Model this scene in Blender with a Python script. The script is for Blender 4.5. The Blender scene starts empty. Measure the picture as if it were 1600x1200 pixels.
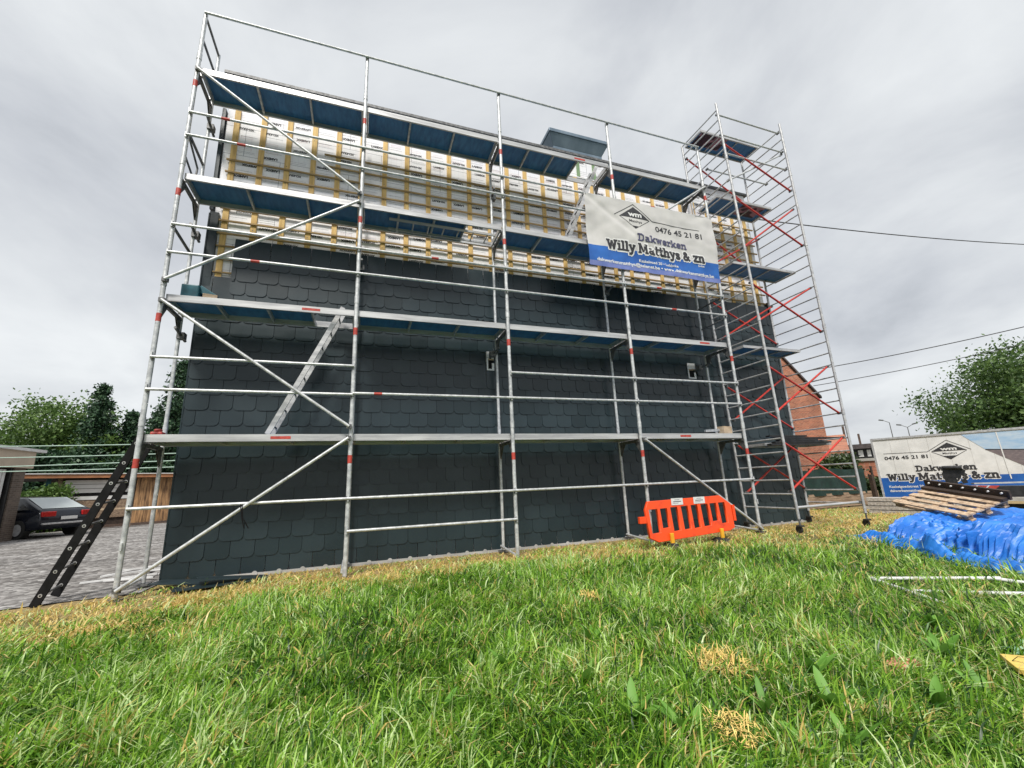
import bpy, math, random
import numpy as np
from mathutils import Vector, Matrix, noise
random.seed(7); rng = np.random.default_rng(7)
R = math.radians
scn = bpy.context.scene
col = scn.collection

# ------------------------------------------------------------------ helpers
ORIG = {}
def link(o):
    col.objects.link(o); return o
def tag(o, label=None, cat=None, group=None, kind=None):
    if label: o['label'] = label
    if cat: o['category'] = cat
    if group: o['group'] = group
    if kind: o['kind'] = kind
    return o
def thing(name, label, cat, loc=(0, 0, 0), group=None):
    o = bpy.data.objects.new(name, None); link(o); o.location = loc
    o.empty_display_size = 0.2
    ORIG[o.name] = Vector(loc)
    return tag(o, label, cat, group)
def finish(name, me, parent=None, origin=None, smooth=False, mats=()):
    for m in mats: me.materials.append(m)
    org = ORIG[parent.name] if parent is not None else (Vector(origin) if origin is not None else Vector((0, 0, 0)))
    if org.length > 0: me.transform(Matrix.Translation(-org))
    if smooth:
        for p in me.polygons: p.use_smooth = True
    o = bpy.data.objects.new(name, me); link(o)
    if parent is not None:
        o.parent = parent; ORIG[o.name] = org
    else:
        o.location = org; ORIG[o.name] = org
    return o
class MB:
    def __init__(s): s.v = []; s.f = []; s.m = []; s.s = []
    def add(s, vs, fs, mi=0, sm=False):
        b = len(s.v); s.v += [tuple(v) for v in vs]
        for f in fs: s.f.append(tuple(b + i for i in f)); s.m.append(mi); s.s.append(sm)
    def quad(s, a, b, c, d, mi=0): s.add([a, b, c, d], [(0, 1, 2, 3)], mi)
    def box(s, x0, x1, y0, y1, z0, z1, mi=0, M=None):
        vs = [Vector(p) for p in ((x0,y0,z0),(x1,y0,z0),(x1,y1,z0),(x0,y1,z0),(x0,y0,z1),(x1,y0,z1),(x1,y1,z1),(x0,y1,z1))]
        if M is not None: vs = [M @ v for v in vs]
        s.add(vs, [(0,3,2,1),(4,5,6,7),(0,1,5,4),(1,2,6,5),(2,3,7,6),(3,0,4,7)], mi)
    def beam(s, p0, p1, w, h, mi=0, up=(0, 0, 1)):
        p0 = Vector(p0); p1 = Vector(p1); d = (p1 - p0); L = d.length; d.normalize()
        up = Vector(up); sd = d.cross(up)
        if sd.length < 1e-4: sd = d.cross(Vector((1, 0, 0)))
        sd.normalize(); u = sd.cross(d)
        M = Matrix((( d.x, sd.x, u.x, p0.x), (d.y, sd.y, u.y, p0.y), (d.z, sd.z, u.z, p0.z), (0, 0, 0, 1)))
        s.box(0, L, -w/2, w/2, -h/2, h/2, mi, M)
    def tube(s, p0, p1, r, mi=0, n=10, r1=None, cap=True):
        p0 = Vector(p0); p1 = Vector(p1); r1 = r if r1 is None else r1
        d = (p1 - p0).normalized(); a = d.cross(Vector((0, 0, 1)))
        if a.length < 1e-3: a = d.cross(Vector((1, 0, 0)))
        a.normalize(); b = d.cross(a)
        vs = []
        for i in range(n):
            t = 2*math.pi*i/n; q = a*math.cos(t) + b*math.sin(t)
            vs.append(p0 + q*r); vs.append(p1 + q*r1)
        s.add(vs, [(2*i, 2*i+1, (2*i+3) % (2*n), (2*i+2) % (2*n)) for i in range(n)], mi, True)
        if cap:
            s.add(vs[0::2], [tuple(range(n))], mi); s.add(vs[1::2], [tuple(reversed(range(n)))], mi)
    def path(s, pts, r, mi=0, n=8):
        for a, b in zip(pts[:-1], pts[1:]): s.tube(a, b, r, mi, n)
    def build(s, name, mats, parent=None, origin=None, bevel=0):
        me = bpy.data.meshes.new(name); me.from_pydata(s.v, [], s.f)
        if not isinstance(mats, (list, tuple)): mats = [mats]
        for m in mats: me.materials.append(m)
        me.polygons.foreach_set('material_index', s.m)
        me.polygons.foreach_set('use_smooth', s.s); me.update()
        o = finish(name, me, parent, origin)
        if bevel:
            b = o.modifiers.new('bevel', 'BEVEL'); b.width = bevel; b.segments = 2; b.limit_method = 'ANGLE'
        return o
def npmesh(name, V, F, nside, mat=None):
    me = bpy.data.meshes.new(name)
    nf = len(F)//nside
    me.vertices.add(len(V)); me.vertices.foreach_set('co', V.astype(np.float32).ravel())
    me.loops.add(len(F)); me.loops.foreach_set('vertex_index', F.astype(np.int32))
    me.polygons.add(nf); me.polygons.foreach_set('loop_start', np.arange(0, len(F), nside, dtype=np.int32))
    me.update(calc_edges=True)
    if mat: me.materials.append(mat)
    return me
def curve_mesh(c):
    o = bpy.data.objects.new('tmp', c); link(o)
    dg = bpy.context.evaluated_depsgraph_get(); dg.update()
    me = bpy.data.meshes.new_from_object(o.evaluated_get(dg))
    bpy.data.objects.remove(o); bpy.data.curves.remove(c)
    return me
def plate(loops, thick, bevel=0.0):
    """flat outline with holes in x,y, thickness along z (centred)"""
    c = bpy.data.curves.new('plate', 'CURVE'); c.dimensions = '2D'; c.fill_mode = 'BOTH'
    for L in loops:
        sp = c.splines.new('POLY'); sp.points.add(len(L)-1)
        for p, q in zip(sp.points, L): p.co = (q[0], q[1], 0, 1)
        sp.use_cyclic_u = True
    c.extrude = thick/2 - bevel; c.bevel_depth = bevel; c.bevel_resolution = 1
    if bevel: c.offset = -bevel
    return curve_mesh(c)
def text_mesh(s, size, bold=0.0, align='LEFT', sx=1.0, width=None, extrude=0.0):
    c = bpy.data.curves.new('t', 'FONT'); c.body = s; c.size = size; c.offset = bold; c.align_x = 'LEFT'
    c.extrude = extrude; c.resolution_u = 3
    me = curve_mesh(c)
    n = len(me.vertices); a = np.empty(n*3, np.float32); me.vertices.foreach_get('co', a); a = a.reshape(-1, 3)
    if width: sx = width/(a[:, 0].max() - a[:, 0].min()); 
    a[:, 0] = (a[:, 0] - (a[:, 0].min() if align == 'LEFT' else 0))*sx
    me.vertices.foreach_set('co', a.ravel()); return me
def mesh_to(mb, me, M, mi=0, fn=None):
    vs = [M @ v.co for v in me.vertices]
    if fn: vs = [fn(v) for v in vs]
    mb.add(vs, [tuple(p.vertices) for p in me.polygons], mi)

# ------------------------------------------------------------------ materials
def newmat(name):
    m = bpy.data.materials.new(name); m.use_nodes = True; nt = m.node_tree
    return m, nt, nt.nodes['Principled BSDF']
def lk(nt, a, b): nt.links.new(a, b)
def noise_node(nt, scale, detail=4, rough=.55, coord='Object', stretch=None):
    tc = nt.nodes.new('ShaderNodeTexCoord'); n = nt.nodes.new('ShaderNodeTexNoise')
    n.inputs['Scale'].default_value = scale; n.inputs['Detail'].default_value = detail; n.inputs['Roughness'].default_value = rough
    if stretch:
        mp = nt.nodes.new('ShaderNodeMapping'); mp.inputs['Scale'].default_value = stretch
        lk(nt, tc.outputs[coord], mp.inputs[0]); lk(nt, mp.outputs[0], n.inputs[0])
    else: lk(nt, tc.outputs[coord], n.inputs[0])
    return n
def ramp(nt, src, stops):
    r = nt.nodes.new('ShaderNodeValToRGB'); e = r.color_ramp.elements
    while len(e) < len(stops): e.new(.5)
    for k, (p, c) in zip(e, stops): k.position = p; k.color = (*c, 1)
    lk(nt, src, r.inputs[0]); return r
def mat(name, c1, c2=None, scale=6, rough=.6, metal=0., bump=0., bscale=None, stretch=None, detail=4, rvar=0., lo=.35, hi=.65, spec=None):
    m, nt, b = newmat(name)
    b.inputs['Roughness'].default_value = rough; b.inputs['Metallic'].default_value = metal
    if spec is not None: b.inputs['Specular IOR Level'].default_value = spec
    c2 = c2 or tuple(x*.75 for x in c1)
    n = noise_node(nt, scale, detail, .6, stretch=stretch)
    r = ramp(nt, n.outputs['Fac'], [(lo, c2), (hi, c1)]); lk(nt, r.outputs[0], b.inputs['Base Color'])
    if rvar:
        mr = nt.nodes.new('ShaderNodeMapRange'); mr.inputs[3].default_value = max(0, rough-rvar); mr.inputs[4].default_value = min(1, rough+rvar)
        lk(nt, n.outputs['Fac'], mr.inputs[0]); lk(nt, mr.outputs[0], b.inputs['Roughness'])
    if bump:
        n2 = noise_node(nt, bscale or scale*4, 4, .6, stretch=stretch); bp = nt.nodes.new('ShaderNodeBump')
        bp.inputs['Strength'].default_value = bump; bp.inputs['Distance'].default_value = .02
        lk(nt, n2.outputs['Fac'], bp.inputs['Height']); lk(nt, bp.outputs[0], b.inputs['Normal'])
    return m
M = {}
M['galv'] = mat('galvanised', (.70, .71, .71), (.42, .43, .44), 14, .42, .35, .08, 60, rvar=.12)
M['galvdark'] = mat('galvanised_dull', (.20, .20, .20), (.08, .08, .08), 18, .55, .4, .15, 70)
M['alu'] = mat('aluminium', (.62, .62, .62), (.40, .40, .41), 5, .38, .35, .05, 40, stretch=(.3, 3, 3), rvar=.1)
M['band'] = mat('red_band', (.55, .07, .05), (.35, .04, .03), 20, .5)
M['redtube'] = mat('red_tube', (.62, .045, .03), (.38, .03, .022), 10, .38, .0, .05)
M['bluedeck'] = mat('blue_plywood', (.05, .20, .42), (.028, .12, .29), 3.5, .5, 0, .12, 25, stretch=(4, 1, 1), detail=7)
M['black'] = mat('black_plastic', (.010, .010, .011), (.004, .004, .004), 9, .7, 0, .1, spec=.2)
M['blackmetal'] = mat('black_painted_metal', (.03, .03, .032), (.012, .012, .013), 9, .42, .2, .1)
M['white'] = mat('white_paint', (.78, .78, .77), (.66, .66, .65), 3, .45)
M['zinc'] = mat('zinc_sheet', (.19, .25, .31), (.12, .17, .22), 2.5, .42, .25, .06, 10, stretch=(1, 1, .3))
M['wood'] = mat('yellow_batten_wood', (.78, .54, .21), (.55, .35, .12), 5, .7, 0, .25, 30, stretch=(6, 6, .5), detail=6)
M['woodh'] = mat('brown_batten_wood', (.50, .34, .15), (.28, .18, .07), 5, .7, 0, .25, 30, stretch=(.5, 6, 6), detail=6)
M['woodg'] = mat('green_treated_wood', (.22, .33, .17), (.15, .24, .12), 5, .7, 0, .2)
M['woodold'] = mat('weathered_wood', (.40, .29, .20), (.16, .105, .07), 4, .8, 0, .5, 30, stretch=(.6, 5, 5), detail=7)
M['woodoldv'] = mat('weathered_upright_boards', (.62, .36, .17), (.10, .055, .03), 2.2, .8, 0, .5, 30, stretch=(5, 5, .5), detail=7)
M['woodpale'] = mat('pale_sawn_wood', (.62, .48, .33), (.42, .30, .19), 4, .75, 0, .3, 30, stretch=(.6, 4, 4), detail=7)
M['woodgrey'] = mat('grey_timber', (.60, .57, .53), (.34, .31, .28), 4, .8, 0, .4, 30, stretch=(.6, 5, 5))
M['wooddark'] = mat('dark_timber', (.07, .045, .032), (.03, .02, .015), 5, .7, 0, .4)
M['orange'] = mat('orange_plastic', (.90, .08, .012), (.60, .05, .015), 4, .45, 0, .15, 12, detail=8, lo=.30, hi=.5, rvar=.15)
M['yellow'] = mat('yellow_reflector', (.85, .45, .03), (.75, .35, .02), 8, .4)
M['paper'] = mat('sticker_paper', (.74, .74, .72), (.62, .63, .63), 30, .5)
M['ink'] = mat('black_ink', (.022, .022, .026), (.035, .035, .04), 20, .6)
M['inkgrey'] = mat('faded_ink', (.10, .10, .12), (.16, .16, .18), 30, .6)
M['redink'] = mat('red_ink', (.62, .36, .37), (.7, .5, .5), 30, .6)
M['bluevinyl'] = mat('blue_vinyl', (.018, .13, .46), (.012, .085, .34), 2, .4)
M['bluepale'] = mat('faded_blue_vinyl', (.16, .20, .45), (.10, .15, .40), 6, .5)
M['canvas'] = mat('banner_canvas', (.60, .59, .57), (.50, .49, .48), 1.5, .6, 0, .15, 5)
M['purpleink'] = mat('dark_blue_ink', (.05, .05, .12), (.09, .09, .17), 20, .6)
M['teal'] = mat('teal_plastic', (.015, .11, .14), (.01, .07, .09), 8, .4)
M['glass'] = mat('dark_glass', (.03, .035, .04), (.02, .025, .03), 2, .08, 0)
M['plastic_white'] = mat('white_plastic_waste', (.75, .75, .74), (.6, .6, .6), 5, .5)
M['rubber'] = mat('black_rubber', (.02, .02, .02), (.035, .035, .03), 20, .85, 0, .3)
M['concrete'] = mat('pale_concrete', (.42, .40, .37), (.30, .28, .25), 3, .85, 0, .2)
M['brown_cladding'] = mat('beige_render', (.60, .50, .39), (.50, .42, .33), 2, .85, 0, .1)
M['greennet'] = mat('green_net', (.007, .035, .028), (.004, .02, .017), 8, .7, 0, .3, 40)
M['carpaint'] = mat('black_car_paint', (.012, .016, .026), (.009, .012, .02), 2, .16)
M['taillight'] = mat('red_lens', (.5, .02, .02), (.32, .012, .012), 20, .15)
M['rooftile'] = mat('dark_roof_tiles', (.10, .08, .08), (.045, .038, .038), 6, .7, 0, .5, 12)
M['pinkish'] = mat('salmon_wrapper', (.72, .30, .22), (.55, .2, .14), 12, .6)
M['yellowsheet'] = mat('yellow_board', (.78, .56, .14), (.55, .38, .08), 6, .6, 0, .2)
M['sheetgreen'] = mat('pale_green_film', (.38, .60, .42), (.25, .48, .30), 6, .4)
M['wire'] = mat('cable_black', (.04, .04, .045), (.03, .03, .03), 5, .6)
M['wirepale'] = mat('pale_green_wire', (.42, .55, .47), (.3, .42, .35), 5, .5)
M['straw'] = mat('straw', (.90, .66, .22), (.66, .45, .14), 14, .8)
M['bark'] = mat('bark', (.10, .075, .055), (.05, .038, .028), 8, .9, 0, .6)
M['soffit'] = mat('grey_fascia', (.55, .53, .50), (.45, .44, .42), 3, .7)

# slates: dark fibre cement, slightly damp sheen, per-tile tone from Random Per Island
def slate_mat():
    m, nt, b = newmat('fibre_cement_slate')
    g = nt.nodes.new('ShaderNodeNewGeometry'); r = ramp(nt, g.outputs['Random Per Island'], [(0, (.009, .020, .024)), (.5, (.014, .027, .032)), (1, (.021, .036, .042))])
    n = noise_node(nt, 1.1, 5, .6, stretch=(1, 1, .6)); r2 = ramp(nt, n.outputs['Fac'], [(.3, (.88, .88, .88)), (.7, (1.12, 1.12, 1.12))])
    mx = nt.nodes.new('ShaderNodeMix'); mx.data_type = 'RGBA'; mx.blend_type = 'MULTIPLY'; mx.inputs[0].default_value = 1
    lk(nt, r.outputs[0], mx.inputs[6]); lk(nt, r2.outputs[0], mx.inputs[7]); lk(nt, mx.outputs[2], b.inputs['Base Color'])
    n3 = noise_node(nt, 2.2, 4, .6); mr = nt.nodes.new('ShaderNodeMapRange'); mr.inputs[3].default_value = .26; mr.inputs[4].default_value = .42
    lk(nt, n3.outputs['Fac'], mr.inputs[0]); lk(nt, mr.outputs[0], b.inputs['Roughness'])
    n2 = noise_node(nt, 60, 4, .6); bp = nt.nodes.new('ShaderNodeBump'); bp.inputs['Strength'].default_value = .15; bp.inputs['Distance'].default_value = .004
    lk(nt, n2.outputs['Fac'], bp.inputs['Height']); lk(nt, bp.outputs[0], b.inputs['Normal'])
    return m
M['slate'] = slate_mat()
def insul_mat():
    m, nt, b = newmat('insulation_foil_face'); b.inputs['Roughness'].default_value = .5
    tc = nt.nodes.new('ShaderNodeTexCoord'); mp = nt.nodes.new('ShaderNodeMapping'); mp.inputs['Rotation'].default_value = (R(90), 0, 0)
    lk(nt, tc.outputs['Object'], mp.inputs[0])
    br = nt.nodes.new('ShaderNodeTexBrick'); br.inputs['Scale'].default_value = 1; br.inputs['Brick Width'].default_value = 1.2; br.inputs['Row Height'].default_value = .6
    br.inputs['Mortar Size'].default_value = .004; br.inputs['Color1'].default_value = (.87, .86, .87, 1); br.inputs['Color2'].default_value = (.80, .79, .81, 1); br.inputs['Mortar'].default_value = (.3, .3, .32, 1)
    lk(nt, mp.outputs[0], br.inputs[0]); 
    g = nt.nodes.new('ShaderNodeTexBrick'); g.offset = 0; g.inputs['Scale'].default_value = 1; g.inputs['Brick Width'].default_value = .1; g.inputs['Row Height'].default_value = .1
    g.inputs['Mortar Size'].default_value = .0025; g.inputs['Color1'].default_value = (1, 1, 1, 1); g.inputs['Color2'].default_value = (1, 1, 1, 1); g.inputs['Mortar'].default_value = (.88, .88, .90, 1)
    lk(nt, mp.outputs[0], g.inputs[0])
    mx = nt.nodes.new('ShaderNodeMix'); mx.data_type = 'RGBA'; mx.blend_type = 'MULTIPLY'; mx.inputs[0].default_value = 1
    lk(nt, br.outputs[0], mx.inputs[6]); lk(nt, g.outputs[0], mx.inputs[7]); lk(nt, mx.outputs[2], b.inputs['Base Color'])
    return m
M['insul'] = insul_mat()
def brick_mat(name, c1, c2, mortar, rot=(90, 0, 0), bw=.22, bh=.065):
    m, nt, b = newmat(name); b.inputs['Roughness'].default_value = .85
    tc = nt.nodes.new('ShaderNodeTexCoord'); sx = nt.nodes.new('ShaderNodeSeparateXYZ'); cb = nt.nodes.new('ShaderNodeCombineXYZ'); ad = nt.nodes.new('ShaderNodeMath')
    lk(nt, tc.outputs['Object'], sx.inputs[0]); lk(nt, sx.outputs[0], ad.inputs[0]); lk(nt, sx.outputs[1], ad.inputs[1]); lk(nt, ad.outputs[0], cb.inputs[0]); lk(nt, sx.outputs[2], cb.inputs[1])
    br = nt.nodes.new('ShaderNodeTexBrick'); br.inputs['Scale'].default_value = 1; br.inputs['Brick Width'].default_value = bw; br.inputs['Row Height'].default_value = bh
    br.inputs['Mortar Size'].default_value = .008; br.inputs['Color1'].default_value = (*c1, 1); br.inputs['Color2'].default_value = (*c2, 1); br.inputs['Mortar'].default_value = (*mortar, 1)
    lk(nt, cb.outputs[0], br.inputs[0])
    n = noise_node(nt, .8, 5, .65); r = ramp(nt, n.outputs['Fac'], [(.3, (.75, .75, .75)), (.7, (1.15, 1.15, 1.15))])
    mx = nt.nodes.new('ShaderNodeMix'); mx.data_type = 'RGBA'; mx.blend_type = 'MULTIPLY'; mx.inputs[0].default_value = 1
    lk(nt, br.outputs[0], mx.inputs[6]); lk(nt, r.outputs[0], mx.inputs[7]); lk(nt, mx.outputs[2], b.inputs['Base Color'])
    bp = nt.nodes.new('ShaderNodeBump'); bp.inputs['Strength'].default_value = .5; bp.inputs['Distance'].default_value = .01; bp.invert = True
    lk(nt, br.outputs['Fac'], bp.inputs['Height']); lk(nt, bp.outputs[0], b.inputs['Normal'])
    return m
M['redbrick'] = brick_mat('orange_brick', (.48, .15, .075), (.27, .075, .04), (.42, .30, .22))
M['brownbrick'] = brick_mat('brown_brick', (.16, .12, .095), (.10, .075, .06), (.20, .17, .14))
M['darkbrick'] = brick_mat('dark_brick', (.12, .07, .05), (.08, .05, .04), (.15, .13, .11))

def ground_mat():
    m, nt, b = newmat('soil_and_dead_grass'); b.inputs['Roughness'].default_value = .95
    n = noise_node(nt, 1.2, 6, .65); n2 = noise_node(nt, 14, 5, .7, stretch=(1, 2.2, 1))
    g = ramp(nt, n2.outputs['Fac'], [(.3, (.035, .05, .015)), (.7, (.10, .13, .035))])
    s = ramp(nt, n2.outputs['Fac'], [(.3, (.14, .095, .045)), (.5, (.32, .23, .10)), (.72, (.58, .44, .20))])
    tc = nt.nodes.new('ShaderNodeTexCoord'); sp = nt.nodes.new('ShaderNodeSeparateXYZ'); lk(nt, tc.outputs['Object'], sp.inputs[0])
    # dead straw strip along the foot of the wall
    a = nt.nodes.new('ShaderNodeMath'); a.operation = 'MULTIPLY_ADD'; a.inputs[1].default_value = 2.2; lk(nt, n.outputs['Fac'], a.inputs[0]); lk(nt, sp.outputs[1], a.inputs[2])
    mr = nt.nodes.new('ShaderNodeMapRange'); mr.inputs[1].default_value = .1; mr.inputs[2].default_value = .9; lk(nt, a.outputs[0], mr.inputs[0])
    mf = nt.nodes.new('ShaderNodeMapRange'); mf.inputs[1].default_value = 4.5; mf.inputs[2].default_value = 2.5; lk(nt, sp.outputs[1], mf.inputs[0])
    mm = nt.nodes.new('ShaderNodeMath'); mm.operation = 'MULTIPLY'; lk(nt, mr.outputs[0], mm.inputs[0]); lk(nt, mf.outputs[0], mm.inputs[1])
    mx = nt.nodes.new('ShaderNodeMix'); mx.data_type = 'RGBA'; lk(nt, mm.outputs[0], mx.inputs[0]); lk(nt, g.outputs[0], mx.inputs[6]); lk(nt, s.outputs[0], mx.inputs[7])
    lk(nt, mx.outputs[2], b.inputs['Base Color'])
    bp = nt.nodes.new('ShaderNodeBump'); bp.inputs['Strength'].default_value = .9; bp.inputs['Distance'].default_value = .03
    lk(nt, n2.outputs['Fac'], bp.inputs['Height']); lk(nt, bp.outputs[0], b.inputs['Normal'])
    return m
def gravel_mat():
    m, nt, b = newmat('grey_gravel'); b.inputs['Roughness'].default_value = .9
    tc = nt.nodes.new('ShaderNodeTexCoord'); v = nt.nodes.new('ShaderNodeTexVoronoi'); v.inputs['Scale'].default_value = 13; lk(nt, tc.outputs['Object'], v.inputs[0])
    r = ramp(nt, v.outputs['Color'], [(0, (.10, .095, .09)), (.5, (.25, .24, .235)), (1, (.52, .51, .50))])
    n = noise_node(nt, 1.0, 5, .7, stretch=(.5, 1.6, 1)); r2 = ramp(nt, n.outputs['Fac'], [(.32, (.42, .39, .37)), (.5, (.85, .84, .82)), (.68, (1.3, 1.3, 1.3))])
    mx = nt.nodes.new('ShaderNodeMix'); mx.data_type = 'RGBA'; mx.blend_type = 'MULTIPLY'; mx.inputs[0].default_value = 1
    lk(nt, r.outputs[0], mx.inputs[6]); lk(nt, r2.outputs[0], mx.inputs[7]); lk(nt, mx.outputs[2], b.inputs['Base Color'])
    bp = nt.nodes.new('ShaderNodeBump'); bp.inputs['Strength'].default_value = 1; bp.inputs['Distance'].default_value = .03
    lk(nt, v.outputs['Distance'], bp.inputs['Height']); bp.invert = True; lk(nt, bp.outputs[0], b.inputs['Normal'])
    return m
def blade_mat(name, stops, rough=.5, trans=.35):
    m, nt, b = newmat(name); b.inputs['Roughness'].default_value = rough
    at = nt.nodes.new('ShaderNodeAttribute'); at.attribute_name = 'tint'
    r = ramp(nt, at.outputs['Fac'], stops); lk(nt, r.outputs[0], b.inputs['Base Color'])
    tr = nt.nodes.new('ShaderNodeBsdfTranslucent'); lk(nt, r.outputs[0], tr.inputs[0]); ms = nt.nodes.new('ShaderNodeMixShader'); ms.inputs[0].default_value = trans
    lk(nt, b.outputs[0], ms.inputs[1]); lk(nt, tr.outputs[0], ms.inputs[2]); lk(nt, ms.outputs[0], nt.nodes['Material Output'].inputs[0])
    return m
M['ground'] = ground_mat(); M['gravel'] = gravel_mat()
M['grass'] = blade_mat('grass_blades', [(0, (.010, .045, .006)), (.20, (.055, .165, .014)), (.45, (.21, .43, .035)), (.62, (.38, .60, .07)), (.78, (.70, .86, .42)), (.80, (.48, .34, .10)), (.88, (.74, .55, .17)), (1, (.88, .70, .32))], rough=.38)  # palest green paints in blade highlights, darkest green the shaded gaps
def leaf_mat(name, a, b_, c, trans=.3):
    m, nt, b = newmat(name); b.inputs['Roughness'].default_value = .55
    g = nt.nodes.new('ShaderNodeNewGeometry'); r = ramp(nt, g.outputs['Random Per Island'], [(0, a), (.5, b_), (1, c)]); lk(nt, r.outputs[0], b.inputs['Base Color'])
    tr = nt.nodes.new('ShaderNodeBsdfTranslucent'); lk(nt, r.outputs[0], tr.inputs[0]); ms = nt.nodes.new('ShaderNodeMixShader'); ms.inputs[0].default_value = trans
    lk(nt, b.outputs[0], ms.inputs[1]); lk(nt, tr.outputs[0], ms.inputs[2]); lk(nt, ms.outputs[0], nt.nodes['Material Output'].inputs[0])
    return m
M['leaf'] = leaf_mat('broad_leaves', (.06, .12, .025), (.10, .19, .04), (.18, .28, .07))
M['leafwalnut'] = leaf_mat('walnut_leaves', (.05, .10, .03), (.085, .16, .04), (.15, .24, .06))
M['needles'] = leaf_mat('conifer_needles', (.018, .05, .025), (.03, .075, .035), (.055, .12, .045), .1)
M['hedge'] = leaf_mat('shrub_leaves', (.02, .045, .015), (.045, .085, .025), (.10, .14, .045))
M['weed'] = leaf_mat('dock_leaves', (.11, .27, .03), (.16, .36, .05), (.22, .42, .08))

def tarp_mat():
    m, nt, b = newmat('blue_tarpaulin'); b.inputs['Roughness'].default_value = .42
    n = noise_node(nt, 2.5, 5, .6); r = ramp(nt, n.outputs['Fac'], [(.3, (.010, .12, .48)), (.7, (.03, .24, .76))]); lk(nt, r.outputs[0], b.inputs['Base Color'])
    n2 = noise_node(nt, 4.5, 5, .6, stretch=(1, 1, .5)); n2.noise_type = 'RIDGED_MULTIFRACTAL'; bp = nt.nodes.new('ShaderNodeBump'); bp.inputs['Strength'].default_value = .8; bp.inputs['Distance'].default_value = .02
    lk(nt, n2.outputs['Fac'], bp.inputs['Height']); lk(nt, bp.outputs[0], b.inputs['Normal'])
    return m
M['tarp'] = tarp_mat()
def printpatch_mat():
    m, nt, b = newmat('red_scribble_print'); b.inputs['Roughness'].default_value = .6
    tc = nt.nodes.new('ShaderNodeTexCoord'); w = nt.nodes.new('ShaderNodeTexWave'); w.wave_type = 'RINGS'; w.inputs['Scale'].default_value = 3.2; w.inputs['Distortion'].default_value = 9; w.inputs['Detail'].default_value = 1.5
    lk(nt, tc.outputs['Object'], w.inputs[0]); r = ramp(nt, w.outputs['Fac'], [(.25, (.35, .16, .19)), (.42, (.05, .012, .025)), (1, (.035, .01, .02))]); lk(nt, r.outputs[0], b.inputs['Base Color'])
    return m
M['scribble'] = printpatch_mat()

# ------------------------------------------------------------------ ground
BUMP = lambda x, y: .035*noise.noise(Vector((x*.6, y*.6, 3))) + .015*noise.noise(Vector((x*2.1, y*2.1, 7)))
def hgt(x, y):
    k = -.06*min(max(-y-.5, 0), 6.3)
    e = max(0, min(1, (-y+.6)/1.5))
    return k + (BUMP(x, y)*e if abs(x) < 22 and y > -14 else 0)
xs = np.unique(np.concatenate([np.linspace(-600, -60, 8), np.linspace(-60, -8, 14), np.arange(-8, 20.1, .25), np.linspace(21, 60, 12), np.linspace(70, 600, 8)]))
ys = np.unique(np.concatenate([np.linspace(-200, -14, 8), np.arange(-13, 4.1, .25), np.linspace(5, 60, 14), np.linspace(70, 900, 9)]))
V = np.array([(x, y, hgt(x, y)) for y in ys for x in xs]); nx = len(xs); ny = len(ys)
F = np.array([[j*nx+i, j*nx+i+1, (j+1)*nx+i+1, (j+1)*nx+i] for j in range(ny-1) for i in range(nx-1)]).ravel()
me = npmesh('ground', V, F, 4, M['ground']); g = finish('ground', me, smooth=True); tag(g, kind='structure')
# gravel yard, left of and behind the house
def yard():
    mb = MB(); pts = []
    edge = [(-40, -.6), (-14, -.25), (-8, -.1), (-5, .0), (-3, .12), (-2, -.02), (-1.2, .1), (-.5, .25), (.12, .3)]
    vs = [(x, y + .0, hgt(x, y)+.012) for x, y in edge]; n = len(vs)
    top = [(x, 45, .012) for x, y in edge]
    mb.add(vs + top, [(i, i+1, n+i+1, n+i) for i in range(n-1)])
    return mb.build('gravel_yard', M['gravel'])
tag(yard(), kind='structure')

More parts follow.
